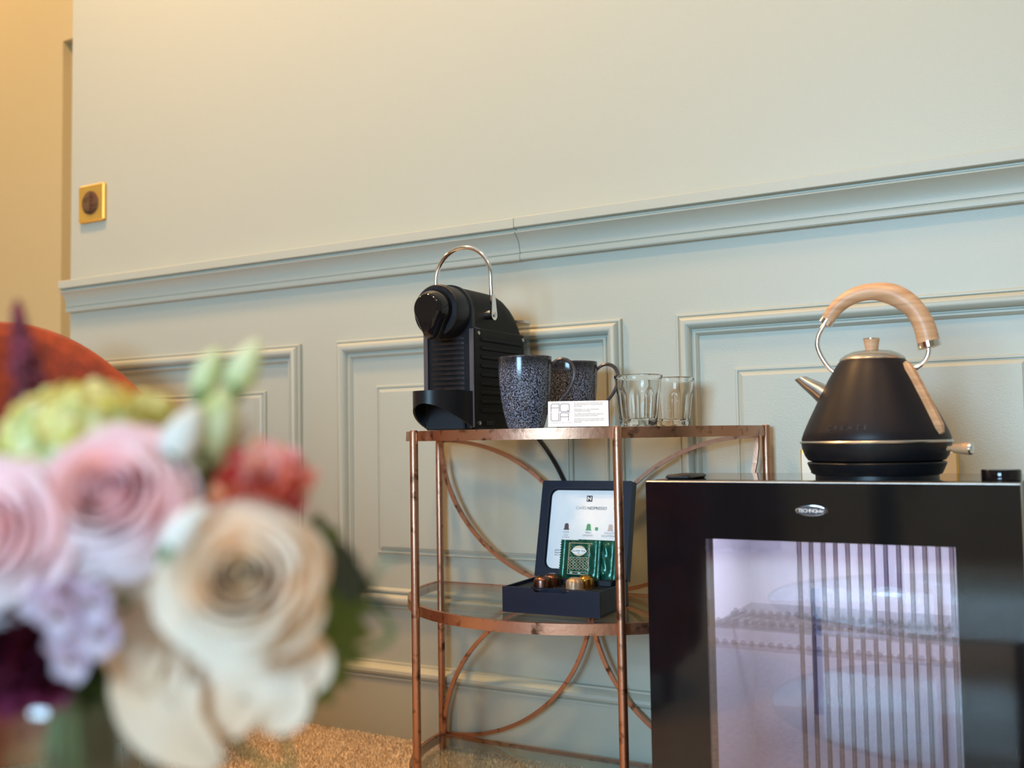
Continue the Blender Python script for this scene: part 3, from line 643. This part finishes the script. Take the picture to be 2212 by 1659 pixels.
# ------------------------------------------------------------------ mini fridge
FX, FY, FH, FW, FD = -.2332, -.430, .4855, .191, .240
fg = thing('mini_fridge', 'black glass door mini fridge lit inside with clear shelf', 'fridge', (FX, FY, 0))
cab = MB().box(-FW, -.136, .030, FD, .012, FH).box(.146, FW, .030, FD, .012, FH).box(-.136, .146, .030, FD, FH - .034, FH).box(-.136, .146, .030, FD, .012, .045).box(-.136, .146, FD - .018, FD, .045, FH - .034)
cab.build('cabinet', 'blacksoft', fg, smooth=False)
MB().bbox(-FW, FW, .030, FD, FH, FH + .0012, .0005).build('cabinet_top', 'blackgloss', fg, smooth=False)
ln_ = MB().box(-.136, -.1345, .032, FD - .018, .045, FH - .034).box(.1445, .146, .032, FD - .018, .045, FH - .034).box(-.136, .146, FD - .0195, FD - .018, .045, FH - .034).box(-.136, .146, .032, FD - .018, .045, .0465).box(-.136, .146, .032, FD - .018, FH - .0355, FH - .034)
ln_.build('liner', 'liner', fg, smooth=False)
for k in range(15): MB().bbox(-.074 + k * .0148, -.0690 + k * .0148, FD - .0235, FD - .0190, .055, FH - .040, .001).build('liner_rib', 'liner2', fg, smooth=False)
for xx, zz in ((-.062, FH - .068), (-.058, .085)): MB().lathe([(.0004, 0), (.0034, 0), (.003, .0016), (.0004, .002)], 14, (xx, FD - .0205, zz), rot=RX).build('screw', 'steel', fg)
MB().box(-.05, .10, .045, .062, FH - .0375, FH - .0355).build('interior_lamp', 'led', fg, smooth=False)
# door: black printed glass around a clear window
wl, wr, wb, wt = -.1225, .1315, .055, EYE - .1135
MB().box(-FW, wl, 0, .028, .008, FH - .0008).box(wr, FW, 0, .028, .008, FH - .0008).box(wl, wr, 0, .028, wt, FH - .0008).box(wl, wr, 0, .028, .008, wb).build('door_frame', 'blackgloss', fg, smooth=False)
MB().bbox(-FW, FW, .0006, .028, FH - .0008, FH + .0007, .0005).build('door_top_edge', 'steel', fg, smooth=False)
MB().box(wl, wr, .0005, .004, wb, wt).build('door_glass', 'pane', fg, smooth=False)
# clear shelf with beaded front rails
sh = MB().box(-.133, .143, .040, FD - .03, .3190, .3215).build('wire_shelf', 'acrylic', fg, smooth=False)
for yy, zz in ((.040, .300), (.052, .3215), (.120, .3215)):
    MB().bbox(-.133, .143, yy, yy + .006, zz - .003, zz + .003, .001).build('shelf_rail', 'acrylic', sh, smooth=False)
    for k in range(26): MB().lathe([(.0004, -.0035), (.003, -.002), (.0036, 0), (.003, .002), (.0004, .0035)], 8, (-.127 + k * .0104, yy + .003, zz + .0035)).build('shelf_bead', 'acrylic', sh)
for k in range(20):
    x = -.125 + k * .0134; MB().sweep([(x, .060, .3225), (x + .008, .118, .3225)], [(-.0018, 0), (.0018, 0), (0, .003)], (0, 0, 1)).build('shelf_groove', 'acrylic', sh, smooth=False)
# badge
bd = MB().lathe([(.0005, 0), (.0160, 0), (.0172, .0012), (.0165, .0026), (.0150, .0020), (.0005, .0030)], 48, rot=RX).xf(Matrix.Diagonal((1, 1, .36, 1))).build('badge', 'chrome', fg); bd.location = (-.0055, 0, EYE - .0805)
MB().prism([(.0148 * math.cos(2 * PI * k / 40), .0050 * math.sin(2 * PI * k / 40)) for k in range(40)], 'y', -.0034, -.0020).build('badge_field', 'ink', bd, smooth=False)
text('badge_text', 'TECHNO', .0054, 'white', bd, face_mw(-.0136, -.0038, -.0017), 'LEFT', extrude=.0003, spacing=.84); text('badge_text', 'polar', .0048, 'white', bd, face_mw(.0046, -.0038, -.0015), 'LEFT', extrude=.0003, spacing=.84)
MB().bbox(-.180, -.150, .034, .095, FH + .001, FH + .0065, .002).build('hinge_cover', 'black', fg)
MB().lathe([(.0004, 0), (.0182, 0), (.0186, .001), (.0186, .0105), (.0178, .0118), (.0004, .0120)], 40, (.172, .050, FH + .001)).build('hinge_cap', 'blackgloss', fg)
for sx in (-1, 1):
    for yy in (.05, FD - .02): MB().lathe([(.014, 0), (.014, .006), (.011, .013)], 20, (sx * .165, yy, 0)).build('foot', 'black', fg)

# ------------------------------------------------------------------ kettle
kt = thing('kettle', 'black pyramid kettle with beech wood handle and steel spout on the mini fridge', 'kettle', (-.1925, -.310, FH + .0012))
KZ = EYE - FH - .0012             # local height of the eye line
def kz(z): return z + KZ
MB().lathe([(.0662, 0), (.0662, kz(-.0470)), (.0690, kz(-.0462)), (.0705, kz(-.0440)), (.0735, kz(-.0370)), (.0748, kz(-.0338)), (.0738, kz(-.0325)), (.060, kz(-.0322))], 72).build('power_base', 'black', kt, ang=30)
MB().lathe([(.060, kz(-.0322)), (.0690, kz(-.0320)), (.0735, kz(-.0305)), (.0770, kz(-.0255)), (.0800, kz(-.0170)), (.0806, kz(-.0118)), (.0800, kz(-.0115))], 72).build('lower_body', 'black', kt, ang=30)
MB().lathe([(.079, kz(-.0118)), (.0822, kz(-.0112)), (.0826, kz(-.0098)), (.0815, kz(-.0085)), (.079, kz(-.0082))], 72).build('steel_band', 'steel', kt)
MB().lathe([(.0798, kz(-.0085)), (.0802, kz(-.0060)), (.0775, kz(.0020)), (.0712, kz(.0160)), (.0585, kz(.0420)), (.0482, kz(.0620)), (.0400, kz(.0760)), (.0362, kz(.0815)), (.0350, kz(.0828))], 72).build('body', 'kettle', kt)
MB().lathe([(.0352, kz(.0826)), (.0358, kz(.0838)), (.0350, kz(.0850)), (.0300, kz(.0890)), (.0220, kz(.0925)), (.0120, kz(.0940)), (.0004, kz(.0944))], 64).build('lid', 'steel', kt)
lk = MB().lathe([(.0068, kz(.0935)), (.0070, kz(.0950)), (.0078, kz(.1010)), (.0090, kz(.1068))], 32).build('lid_knob', 'beech', kt)
MB().lathe([(.0090, kz(.1066)), (.0094, kz(.1074)), (.0082, kz(.1084)), (.0040, kz(.1090)), (.0004, kz(.1092))], 32).build('knob_cap', 'chrome', lk)
# handle: steel rod into a thick wooden grip; points in the kettle's own plane
def kp(x, y): return Vector(((x - 1896.0) * .000527, 0, (934.6 - y) * .000527 + KZ))
rod1 = catmull([kp(1815, 800), kp(1800, 783), kp(1786, 757), kp(1781, 735), kp(1786, 713), kp(1797, 695), kp(1803, 687)])
MB().tube(rod1, .0027, 12).build('handle_rod', 'chrome', kt)
rod2 = catmull([kp(2009, 752), kp(2010, 765), kp(2005, 780), kp(1993, 793), kp(1976, 803)])
MB().tube(rod2, .0027, 12).build('handle_rod', 'chrome', kt)
gp = catmull([kp(1805, 684), kp(1822, 661), kp(1848, 641), kp(1880, 630), kp(1915, 630), kp(1950, 642), kp(1982, 669), kp(2002, 706), kp(2011, 746)], 5)
ng = len(gp)
gr = MB().tube(gp, [.0072 + .0048 * (i / (ng - 1)) ** .8 + (.0016 if .45 < i / ng < .75 else 0) * math.sin((i / ng - .45) / .3 * PI) for i in range(ng)], 24).build('grip', 'beech', kt)
for a, b, r_ in ((gp[0], gp[1], .0082), (gp[-1], gp[-2], .0128)):
    d = (a - b).normalized(); MB().tube([a - d * .0008, a + d * .0052, a + d * .0060], [r_, r_, r_ * .8], 24).build('ferrule', 'chrome', gr)
# spout
sp = MB(); n = 28; vs = []; fs = []
RG = [(kp(1803, 830), kp(1780, 868), .0150), (kp(1790, 823), kp(1764, 850), .0128), (kp(1770, 813.5), kp(1745, 831), .0104), (kp(1754, 806), kp(1729.5, 814), .0088)]
def ringpts(tp, bt, w_, sc=1.0):
    c = (tp + bt) / 2; e = (tp - bt) / 2 * sc
    return [c + e * math.cos(2 * PI * k / n) + Vector((0, w_ * sc * math.sin(2 * PI * k / n), 0)) for k in range(n)]
for tp, bt, w_ in RG: vs += ringpts(tp, bt, w_)
vs += ringpts(*RG[3], sc=.86); vs += ringpts(*RG[2], sc=.80)
for i in range(5):
    for k in range(n): a = i * n + k; b = i * n + (k + 1) % n; fs.append((a, b, b + n, a + n))
sp.add(vs, fs).build('spout', 'steel', kt, ang=45)
# wooden side strip over the water window, switch lever and brand lettering
ca = R(-24); cdir = Vector((math.cos(ca), math.sin(ca), 0)); tang = Vector((-math.sin(ca), math.cos(ca), 0))
def kr(z):
    pts = [(-.0060, .0802), (.0020, .0775), (.0160, .0712), (.0420, .0585), (.0620, .0482), (.0760, .0400), (.0828, .0350)]
    for (a, b), (c, d) in zip(pts, pts[1:]):
        if z <= c: return b + (d - b) * (z - a) / (c - a)
    return .035
strip = [cdir * (kr(z) + .0015) + Vector((0, 0, kz(z))) for z in [-.002 + .079 * k / 12 for k in range(13)]]
def strip_sec(scale): return scale
vs = []; fs = []
for i, p in enumerate(strip):
    e = min(i, 12 - i); wdt = .0052 * (0.55 if e == 0 else 1.0); nrm = (cdir * .83 + Vector((0, 0, .55))).normalized()
    for u, w_ in ((-1, -.3), (-1, .6), (-.6, 1), (.6, 1), (1, .6), (1, -.3)): vs.append(p + tang * (u * wdt) + nrm * (w_ * .0052 * (.6 if e == 0 else 1)))
for i in range(12):
    for j in range(6): a = i * 6 + j; b = i * 6 + (j + 1) % 6; fs.append((a, b, b + 6, a + 6))
fs += [tuple(range(6)), tuple(range(77, 71, -1))]
MB().add(vs, fs).build('side_strip', 'beech', kt, ang=35)
ld = Vector((.97, -.24, -.02)).normalized(); lp = Vector((0, 0, kz(-.0165))) + ld * .0795
lv = MB().tube([lp - ld * .002, lp + ld * .006, lp + ld * .0061, lp + ld * .0200, lp + ld * .0235], [.0028, .0028, .0048, .0064, .0066], 20).build('switch_lever', 'beech', kt)
MB().tube([lp + ld * .0233, lp + ld * .0255, lp + ld * .0275], [.0067, .0064, .003], 20).build('lever_cap', 'chrome', lv)
for i, ch in enumerate('CREATE'):
    a = R(-103) + R(6.2) * (i - 2.5); z = .003; rr = kr(z) + .0003
    text('letter', ch, .0085, 'emboss', kt, Matrix.Translation((rr * math.cos(a), rr * math.sin(a), kz(z))) @ Matrix.Rotation(a + PI / 2, 4, 'Z') @ Matrix.Rotation(PI / 2 - R(24), 4, 'X'), extrude=.0003)

# ------------------------------------------------------------------ velvet tub chairs
def make_chair(label, loc, rz):
    t = thing('tub_chair', label, 'chair', loc, rz, 'rust velvet tub chairs')
    RO = .272
    def top(th): return EYE - .02 + .257 * max(0, math.cos(th)) if abs(th) < PI / 2 else EYE - .02 - .05 * (abs(th) - PI / 2)
    n = 56; vs = []; fs = []
    SECS = 9
    for i in range(n + 1):
        th = R(-128) + R(256) * i / n; zt = top(th); d = Vector((-math.cos(th), math.sin(th), 0))
        ro, ri = RO, RO - .062
        for r_, z_ in ((ro - .03, .085), (ro - .008, .12), (ro, .25), (ro, zt - .035), (ro - .010, zt - .009), (ro - .031, zt), (ri + .010, zt - .009), (ri, zt - .035), (ri, .30)): vs.append(d * r_ + Vector((0, 0, z_)))
    for i in range(n):
        for j in range(SECS): a = i * SECS + j; b = i * SECS + (j + 1) % SECS; fs.append((a, b, b + SECS, a + SECS))
    fs += [tuple(range(SECS)), tuple(range(n * SECS + SECS - 1, n * SECS - 1, -1))]
    MB().add(vs, fs).build('back_shell', 'velvet', t, ang=60)
    MB().lathe([(.0005, .27), (.19, .27), (.206, .285), (.209, .34), (.206, .385), (.19, .405), (.10, .412), (.0005, .414)], 56).build('seat_cushion', 'velvet', t)
    MB().lathe([(.0005, .075), (.225, .075), (.236, .09), (.240, .18), (.236, .262), (.225, .272), (.0005, .272)], 56).build('seat_base', 'velvet', t)
    for sx in (-1, 1):
        for sy in (-1, 1): MB().lathe([(.011, 0), (.017, .076)], 16, (sx * .14, sy * .14, 0)).build('leg', 'dwood', t)
    return t
ch = make_chair('rust orange velvet tub chair by the panelled wall behind the bouquet', (-1.535, -.435, 0), math.atan2(-.43, .9))
c2 = copy_tree(ch); c2.location = (-.93, -1.29, 0); c2.rotation_euler = (0, 0, R(40)); c2['label'] = 'rust orange velvet tub chair reflected in the fridge door, away from the wall'

# ------------------------------------------------------------------ round glass table with the vase
gt = thing('round_glass_table', 'low round glass table with black legs under the flower vase', 'table', (-.15, -1.26, 0))
TZ = EYE - .292
for z in (TZ, .062):
    MB().lathe([(.0005, z - .008), (.345, z - .008), (.349, z - .006), (.350, z - .003), (.348, z), (.0005, z)], 90).build('glass_top', 'tableglass', gt, ang=40)
for k in range(3):
    a = R(75 + 120 * k); MB().lathe([(.009, 0), (.009, TZ - .008)], 18, (.30 * math.cos(a), .30 * math.sin(a), 0)).build('leg', 'blackgloss', gt)
VP = px(178, 1490, .338); VX, VY, VT = VP.x, VP.y, VP.z
vz = thing('flower_vase', 'clear cylindrical glass vase holding the mixed bouquet', 'vase', (VX, VY, TZ + .0005)); VH = VT - TZ
MB().lathe([(.0005, 0), (.0270, 0), (.0275, .002), (.0275, VH - .002), (.0268, VH), (.0255, VH - .001), (.0252, .010), (.0005, .009)], 64, caps=False).build('glass_wall', 'vase', vz)
MB().lathe([(.0005, .010), (.0248, .010), (.0248, VH - .020), (.0005, VH - .020)], 48).build('water', 'water', vz)

# ------------------------------------------------------------------ bouquet
TOC = -cam_fwd
def cdv(a, b, c): return (cam_right * a + cam_up * b + TOC * c).normalized()
def quat_to(d): return Vector((0, 0, 1)).rotation_difference(d)
BOUQ = 'cut flowers in the glass vase'
def stem_to_vase(t, loc, d, r_=.0016, seed=0, m='stem'):
    q = random.Random(seed); e = Vector((VX + q.uniform(-.012, .012), VY + q.uniform(-.012, .012), TZ + .03))
    mid = Vector((VX + q.uniform(-.010, .010), VY + q.uniform(-.010, .010), VT - .004))
    w_ = catmull([loc - d * .004, loc - d * .016 + Vector((0, 0, -.004)), mid, e], 6)
    inv = t.matrix_world.inverted(); MB().tube([inv @ p for p in w_], r_, 8).build('stem', m, t)
def blade_mesh(c, wd, serr, inv, cup=.006):
    n = len(c); vs = []; fs = []
    for i, p in enumerate(c):
        s_ = i / (n - 1); tg = (c[min(i + 1, n - 1)] - c[max(i - 1, 0)]).normalized(); sd = tg.cross(TOC).normalized()
        w_ = wd * math.sin(PI * min(1, .06 + .94 * s_)) ** .75 * (1 + serr * (1 if i % 3 == 1 else (-1 if i % 3 == 0 else 0)))
        for th in (0, -.0005):
            for q, dz in ((-1, .0), (-.5, -.0015), (0, .0008), (.5, -.0015), (1, 0)): vs.append(inv @ (p + sd * w_ * q + TOC * (dz + th + cup * math.sin(s_ * 3))))
    for i in range(n - 1):
        for j in range(4):
            a = i * 10 + j; fs.append((a, a + 1, a + 11, a + 10)); fs.append((a + 5, a + 15, a + 16, a + 6))
    return MB().add(vs, fs)
def flower(name, label, cat, loc, d):
    o = thing(name, label, cat, loc, 0, BOUQ); o.rotation_mode = 'QUATERNION'; o.rotation_quaternion = quat_to(d)
    bpy.context.view_layer.update(); return o
def petal_mesh(r0, h, width, flare, roll, close, rng):
    wob = rng.uniform(0, 6.28); lean = rng.uniform(-.08, .08)
    def f(u, v):
        q = abs(u - .5) * 2
        a = (u - .5) * width * (.55 + .45 * math.sin(PI * min(.5, v * .75)))
        vv = v * (1 - .16 * q ** 2.5)                                   # rounded upper edge
        r_ = r0 * (.25 + .75 * min(1, vv / .55) ** .6) + flare * max(0, vv - .25) ** 1.5
        r_ *= 1 - close * max(0, vv - .5)
        e = max(0, vv - .80) / .20                                      # rolled lip
        r_ += roll * e ** 1.3; z = h * (vv - .10 * e * e) - roll * .45 * e ** 2
        z += h * lean * (u - .5) + h * .02 * math.sin(u * 6 + wob) * vv
        r_ += r0 * .03 * math.sin(u * 7 + wob) * vv
        return Vector((r_ * math.cos(a), r_ * math.sin(a), z))
    return f
def rose(label, loc, d, Rr, m, mc, seed, outer=6, h=None, spread=1.0, name='rose'):
    t = flower(name, label, 'rose', loc, d); rng = random.Random(seed); H = h or Rr * 1.2
    #        radius petals width height flare roll close
    ring = [(.07, 2, 3.4, .86, 0, .00, .6), (.15, 3, 2.9, .92, 0, .02, .5), (.23, 3, 2.7, .97, 0, .03, .38), (.32, 3, 2.6, 1.0, 0, .04, .28),
            (.41, 4, 2.3, 1.0, .02, .06, .18), (.50, 4, 2.2, .97, .05, .08, .08), (.58, 5, 2.0, .90, .12, .12, 0), (.65, 5, 1.9, .80, .24, .15, 0),
            (.70, outer, 1.7, .68, .42 * spread, .18, 0), (.72, outer, 1.6, .54, .66 * spread, .20, 0)]
    for ri, (fr, cnt, wd, hh, fl, ro, cl) in enumerate(ring):
        a0 = ri * 1.9 + rng.uniform(-.3, .3)
        for k in range(cnt):
            f = petal_mesh(Rr * fr, H * hh * rng.uniform(.95, 1.05), wd * rng.uniform(.95, 1.1), Rr * fl, Rr * ro, cl, rng)
            Mz = Matrix.Rotation(a0 + 2 * PI * k / cnt + rng.uniform(-.15, .15), 3, 'Z'); off = Rr * .012 * (k % 3)
            g = lambda u, v, F=f, Q=Mz, O=off: Q @ (F(u, v) + Vector((O, 0, 0))) + Vector((0, 0, -Rr * .40))
            MB().grid(g, 10, 10).build('petal', mc if ri < 3 else m, t, ang=180)
    MB().add([], []) .lathe([(.0004, -Rr * .2), (Rr * .055, 0), (Rr * .075, H * .35), (Rr * .06, H * .46), (.0004, H * .50)], 14).build('petal', mc, t)
    MB().lathe([(.0005, -Rr * .62), (Rr * .14, -Rr * .56), (Rr * .20, -Rr * .42), (Rr * .12, -Rr * .30)], 16).build('calyx', 'stem', t)
    stem_to_vase(t, loc - d * Rr * .5, d, .0018, seed)
    return t
cr = rose('large open cream rose with an apricot heart', px(525, 1262, .320), cdv(.22, .44, 1), .0226, 'rosecream', 'rosecentre', 11, 6, .030, .75)
for pts, wd, dep in (([(430, 1360), (345, 1440), (370, 1560), (480, 1655)], .0145, .322), ([(500, 1380), (490, 1480), (470, 1600)], .0150, .326), ([(390, 1300), (320, 1400), (380, 1530)], .0130, .320), ([(580, 1380), (590, 1460), (540, 1560)], .0140, .328), ([(560, 1420), (600, 1500), (570, 1580)], .0120, .326), ([(400, 1260), (300, 1290), (268, 1390), (300, 1470)], .0095, .322), ([(350, 1330), (300, 1420), (320, 1500)], .0090, .318), ([(640, 1380), (665, 1430), (610, 1500)], .0090, .327)):
    blade_mesh(catmull([px(x, y, dep) for x, y in pts], 6), wd, 0, cr.matrix_world.inverted(), .004).build('petal', 'rosecream', cr, ang=180)
rose('pale pink rose below the lime flower head', px(245, 1085, .328), cdv(.05, .50, 1), .0212, 'rosepink', 'rosepink', 5, 6, .025, 1.0)
rose('pale pink rose leaning out past the burgundy carnation', px(10, 1170, .322), cdv(-.25, .35, 1), .0200, 'rosepink', 'rosepink', 23, 6, .026, 1.2)
rose('dusky pink rose squeezed between the cream rose and the paler pink ones', px(345, 1130, .350), cdv(.1, .75, .8), .0195, 'rosepink', 'rosepink', 31, 6)
# coral lisianthus: ruffled petals
def ruffled(name, label, cat, loc, d, Rr, mats, seed, cnt=16, hs=1.0):
    t = flower(name, label, cat, loc, d); rng = random.Random(seed)
    for k in range(cnt):
        rr = Rr * (.35 + .65 * k / cnt); a = k * 2.4; hh = Rr * hs * (1.15 - .65 * k / cnt)
        def f(u, v, rr=rr, hh=hh, ph=rng.uniform(0, 6)):
            b = (u - .5) * 1.7 * (.3 + .7 * v); r_ = rr * v ** .7 * (1 + .10 * math.sin(u * 17 + ph) * v); return Vector((r_ * math.cos(b), r_ * math.sin(b), hh * v + Rr * .10 * math.sin(u * 21 + ph) * v * v - Rr * .4))
        Mz = Matrix.Rotation(a, 3, 'Z'); g = lambda u, v, F=f, Q=Mz: Q @ F(u, v)
        MB().grid(g, 12, 6).build('petal', mats[k % len(mats)], t, ang=180)
    stem_to_vase(t, loc - d * Rr * .4, d, .0016, seed); return t
ruffled('carnation', 'coral red and orange carnation above the cream rose', 'carnation', px(572, 1058, .338), cdv(.30, .50, .9), .0178, ['coral', 'coralpink', 'coral', 'coral', 'coralpink'], 3, 20)
ruffled('carnation', 'dark burgundy carnation at the rim of the vase', 'carnation', px(50, 1395, .318), cdv(-.1, .1, 1), .0235, ['burgundy'], 9, 22)
ruffled('carnation', 'dark burgundy carnation tucked low in the vase rim beside the cream rose', 'carnation', px(190, 1465, .342), cdv(.1, -.1, 1), .0120, ['burgundy'], 19, 14)
# lime viburnum head: many four-petalled florets
def floret_mesh(Rr, m):
    mb = MB()
    for k in range(4):
        Mz = Matrix.Rotation(k * PI / 2, 3, 'Z')
        mb.grid(lambda u, v, Q=Mz: Q @ Vector((Rr * v, (u - .5) * Rr * 1.1 * math.sin(PI * min(1, v * .8 + .12)), Rr * .25 * v * v)), 3, 3)
    mb.lathe([(Rr * .14, 0), (Rr * .12, Rr * .14), (.0002, Rr * .18)], 6)
    return mb.mesh('floret', m, True, 180)
FL = [floret_mesh(.0050, 'lime'), floret_mesh(.0052, 'limepale')]
def ball(name, label, cat, loc, d, Rr, n, meshes, seed, squash=.75, core='lime'):
    t = flower(name, label, cat, loc, d); rng = random.Random(seed)
    MB().lathe([(.0003, -Rr * .55 * squash)] + [(Rr * .86 * math.cos(a), Rr * .86 * squash * math.sin(a)) for a in [R(-40 + 12 * k) for k in range(11)]] + [(.0003, Rr * .86 * squash)], 20, caps=False).build('head_core', core, t)
    for i in range(n):
        z = 1 - 1.35 * (i + .5) / n; a = i * 2.399963; r_ = math.sqrt(max(0, 1 - z * z)); p = Vector((r_ * math.cos(a), r_ * math.sin(a), z))
        o = link('floret', meshes[i % len(meshes)], t); o.location = Vector((p.x, p.y, p.z * squash)) * Rr * rng.uniform(.9, 1.06)
        o.rotation_mode = 'QUATERNION'; o.rotation_quaternion = quat_to(p) @ Quaternion((0, 0, 1), rng.uniform(0, 3))
    stem_to_vase(t, loc - d * Rr * .3, d, .0015, seed); return t
ball('viburnum', 'rounded lime green viburnum head above the pink roses', 'flower', px(165, 965, .356), cdv(-.05, 1, .5), .0265, 95, FL, 4)
ball('viburnum', 'tiny lime green viburnum cluster beside the chair back', 'flower', px(318, 895, .368), cdv(.3, 1, .3), .0095, 24, [floret_mesh(.0034, 'limepale'), floret_mesh(.0034, 'lime')], 8)
# lisianthus buds on one stem
def bud_mesh(l, r_, m, seed=0):
    mb = MB(); n = 18; prof = [(.25, 0), (.62, .12), (.92, .32), (1.0, .48), (.86, .68), (.55, .86), (.18, 1)]; vs = []; fs = []
    for i, (a_, z_) in enumerate(prof):
        for k in range(n): a = 2 * PI * k / n + z_ * 1.6; rr = r_ * a_ * (1 + .10 * math.cos(3 * a)); vs.append((rr * math.cos(a), rr * math.sin(a), l * z_))
    for i in range(len(prof) - 1):
        for k in range(n): a = i * n + k; b = i * n + (k + 1) % n; fs.append((a, b, b + n, a + n))
    return mb.add(vs, fs + [tuple(range(n - 1, -1, -1)), tuple(range((len(prof) - 1) * n, len(prof) * n))])
def bud_stem(label, root, buds, seed):
    t = flower('lisianthus', label, 'flower', root, Vector((0, 0, 1)))
    for (a, b, dep, r_, m) in buds:
        p0, p1 = px(*a, dep), px(*b, dep); d = p1 - p0; inv = t.matrix_world.inverted()
        bo = bud_mesh(d.length, r_, m).xf(Matrix.Translation(inv @ p0) @ quat_to(d.normalized()).to_matrix().to_4x4()).build('bud', m, t)
        MB().lathe([(.0008, -.002), (r_ * .55, .001), (r_ * .75, d.length * .22), (r_ * .80, d.length * .26)], 10, caps=False).xf(Matrix.Translation(inv @ p0) @ quat_to(d.normalized()).to_matrix().to_4x4()).build('sepal', 'stem', bo)
        MB().tube([inv @ p for p in catmull([root, root.lerp(p0, .6) + (p0 - root).length * .12 * Vector((0, 0, 1)), p0], 5)], .0011, 7).build('stalk', 'stem', t)
    stem_to_vase(t, root, Vector((0, 0, 1)), .0017, seed); return t
rt = px(440, 1075, .345)
bud_stem('green and white lisianthus buds standing upright above the carnation', rt, [((428, 870), (470, 752), .350, .0050, 'limepale'), ((500, 862), (556, 736), .350, .0055, 'limepale'), ((432, 1010), (492, 842), .342, .0085, 'limepale'), ((488, 975), (536, 872), .346, .0055, 'whitebud'), ((365, 1010), (428, 878), .334, .0065, 'whitebud'), ((440, 1030), (395, 1000), .338, .0050, 'limepale')], 6)
bud_stem('single white bud lying over the cream rose', px(340, 1225, .345), [((352, 1208), (440, 1088), .312, .0050, 'whitebud')], 12)
bud_stem('tiny white bud peeking out above the coral carnation', px(612, 1030, .350), [((610, 1026), (618, 985), .350, .0030, 'whitebud')], 13)
# mauve waxflowers: five petals round a brown heart
def wax(label, loc, d, Rr, seed):
    t = flower('waxflower', label, 'flower', loc, d)
    for k in range(5):
        Mz = Matrix.Rotation(k * 2 * PI / 5 + seed, 3, 'Z')
        MB().grid(lambda u, v, Q=Mz: Q @ Vector((Rr * (.2 + .8 * v), (u - .5) * Rr * 1.25 * math.sin(PI * min(1, v * .75 + .2)), Rr * .25 * v * v)), 5, 4).build('petal', 'mauve', t, ang=180)
    MB().lathe([(Rr * .28, .0006), (Rr * .26, .0016), (.0003, .0012)], 14).build('flower_heart', 'mauvec', t)
    stem_to_vase(t, loc, d, .0008, int(seed * 10))
for i, (x, y) in enumerate([(128, 1327), (188, 1345), (147, 1385), (205, 1300), (95, 1300), (165, 1282), (215, 1372), (155, 1425)]):
    wax('small mauve waxflower with a brown heart beside the cream rose', px(x, y, .300 + .003 * (i % 3)), cdv(random.uniform(-.3, .3), random.uniform(-.3, .3), 1), .0070, i * 1.3)
# burgundy astilbe plume
pr = px(75, 900, .372); pt = px(35, 668, .384)
t = flower('astilbe', 'feathery burgundy astilbe plume rising in front of the chair back', 'flower', pr, Vector((0, 0, 1)))
ax_ = pt - pr; rng = random.Random(2); inv = t.matrix_world.inverted(); pl_ = MB()
for i in range(260):
    s_ = rng.random(); wv = .0085 * (1 - s_) ** 1.1 + .0012; a = rng.uniform(0, 6.28)
    off = cam_right * math.cos(a) * wv * rng.random() ** .5 + TOC * math.sin(a) * wv * rng.random() ** .5; c = inv @ (pr + ax_ * s_ + off + Vector((0, 0, .002)))
    e = rng.uniform(.0010, .0020)
    pl_.add([c + Vector(v) * e for v in ((1, 0, 0), (-1, 0, 0), (0, 1, 0), (0, -1, 0), (0, 0, 1.4), (0, 0, -1.4))], [(0, 2, 4), (2, 1, 4), (1, 3, 4), (3, 0, 4), (2, 0, 5), (1, 2, 5), (3, 1, 5), (0, 3, 5)])
po = pl_.build('plume', 'plume', t); po['kind'] = 'stuff'
MB().tube([inv @ pr, inv @ pt], [.0012, .0005], 7).build('spike', 'plume', t)
stem_to_vase(t, pr, Vector((0, 0, 1)), .0014, 14)
# serrated leaf behind the cream rose, and other leaves
def leaf(label, pts, m, wd, depth, seed, name='leaf', serr=.12, nrm=None):
    c = catmull([px(x, y, depth) for x, y in pts], 8); n = len(c)
    t = flower(name, label, 'leaf', c[0], Vector((0, 0, 1))); inv = t.matrix_world.inverted()
    blade_mesh(c, wd, serr, inv).build('blade', m, t, ang=180)
    stem_to_vase(t, c[0], Vector((0, 0, 1)), .0009, seed); return t
leaf('broad serrated green leaf behind the cream rose', [(600, 1540), (678, 1460), (728, 1350), (726, 1230), (678, 1110)], 'leaf', .0112, .348, 41, serr=.25)
leaf('pointed green leaf sticking out sideways past the cream rose', [(640, 1400), (690, 1365), (730, 1345), (768, 1332)], 'leaf', .0045, .350, 42)
leaf('small dark green leaf at the foot of the lisianthus buds', [(430, 1110), (408, 1085), (386, 1042)], 'leaf', .0036, .338, 43, serr=0)
leaf('narrow green leaf under the cream rose petals', [(300, 1480), (360, 1500), (420, 1530)], 'leaf', .0050, .345, 44, serr=0)
leaf('dark eucalyptus leaf on a thin sprig reaching toward the copper table', [(800, 1278), (772, 1262), (750, 1225), (738, 1168)], 'euca', .0062, .345, 45, 'eucalyptus_sprig', 0)
eu = leaf('pale eucalyptus tip curling above the dark eucalyptus leaf', [(800, 1275), (822, 1225), (850, 1200), (885, 1195)], 'eucapale', .0014, .345, 46, 'eucalyptus_sprig', 0)
leaf('drooping grey green eucalyptus leaf next to the shelf rim', [(800, 1278), (825, 1290), (845, 1315)], 'euca', .0016, .345, 47, 'eucalyptus_sprig', 0)
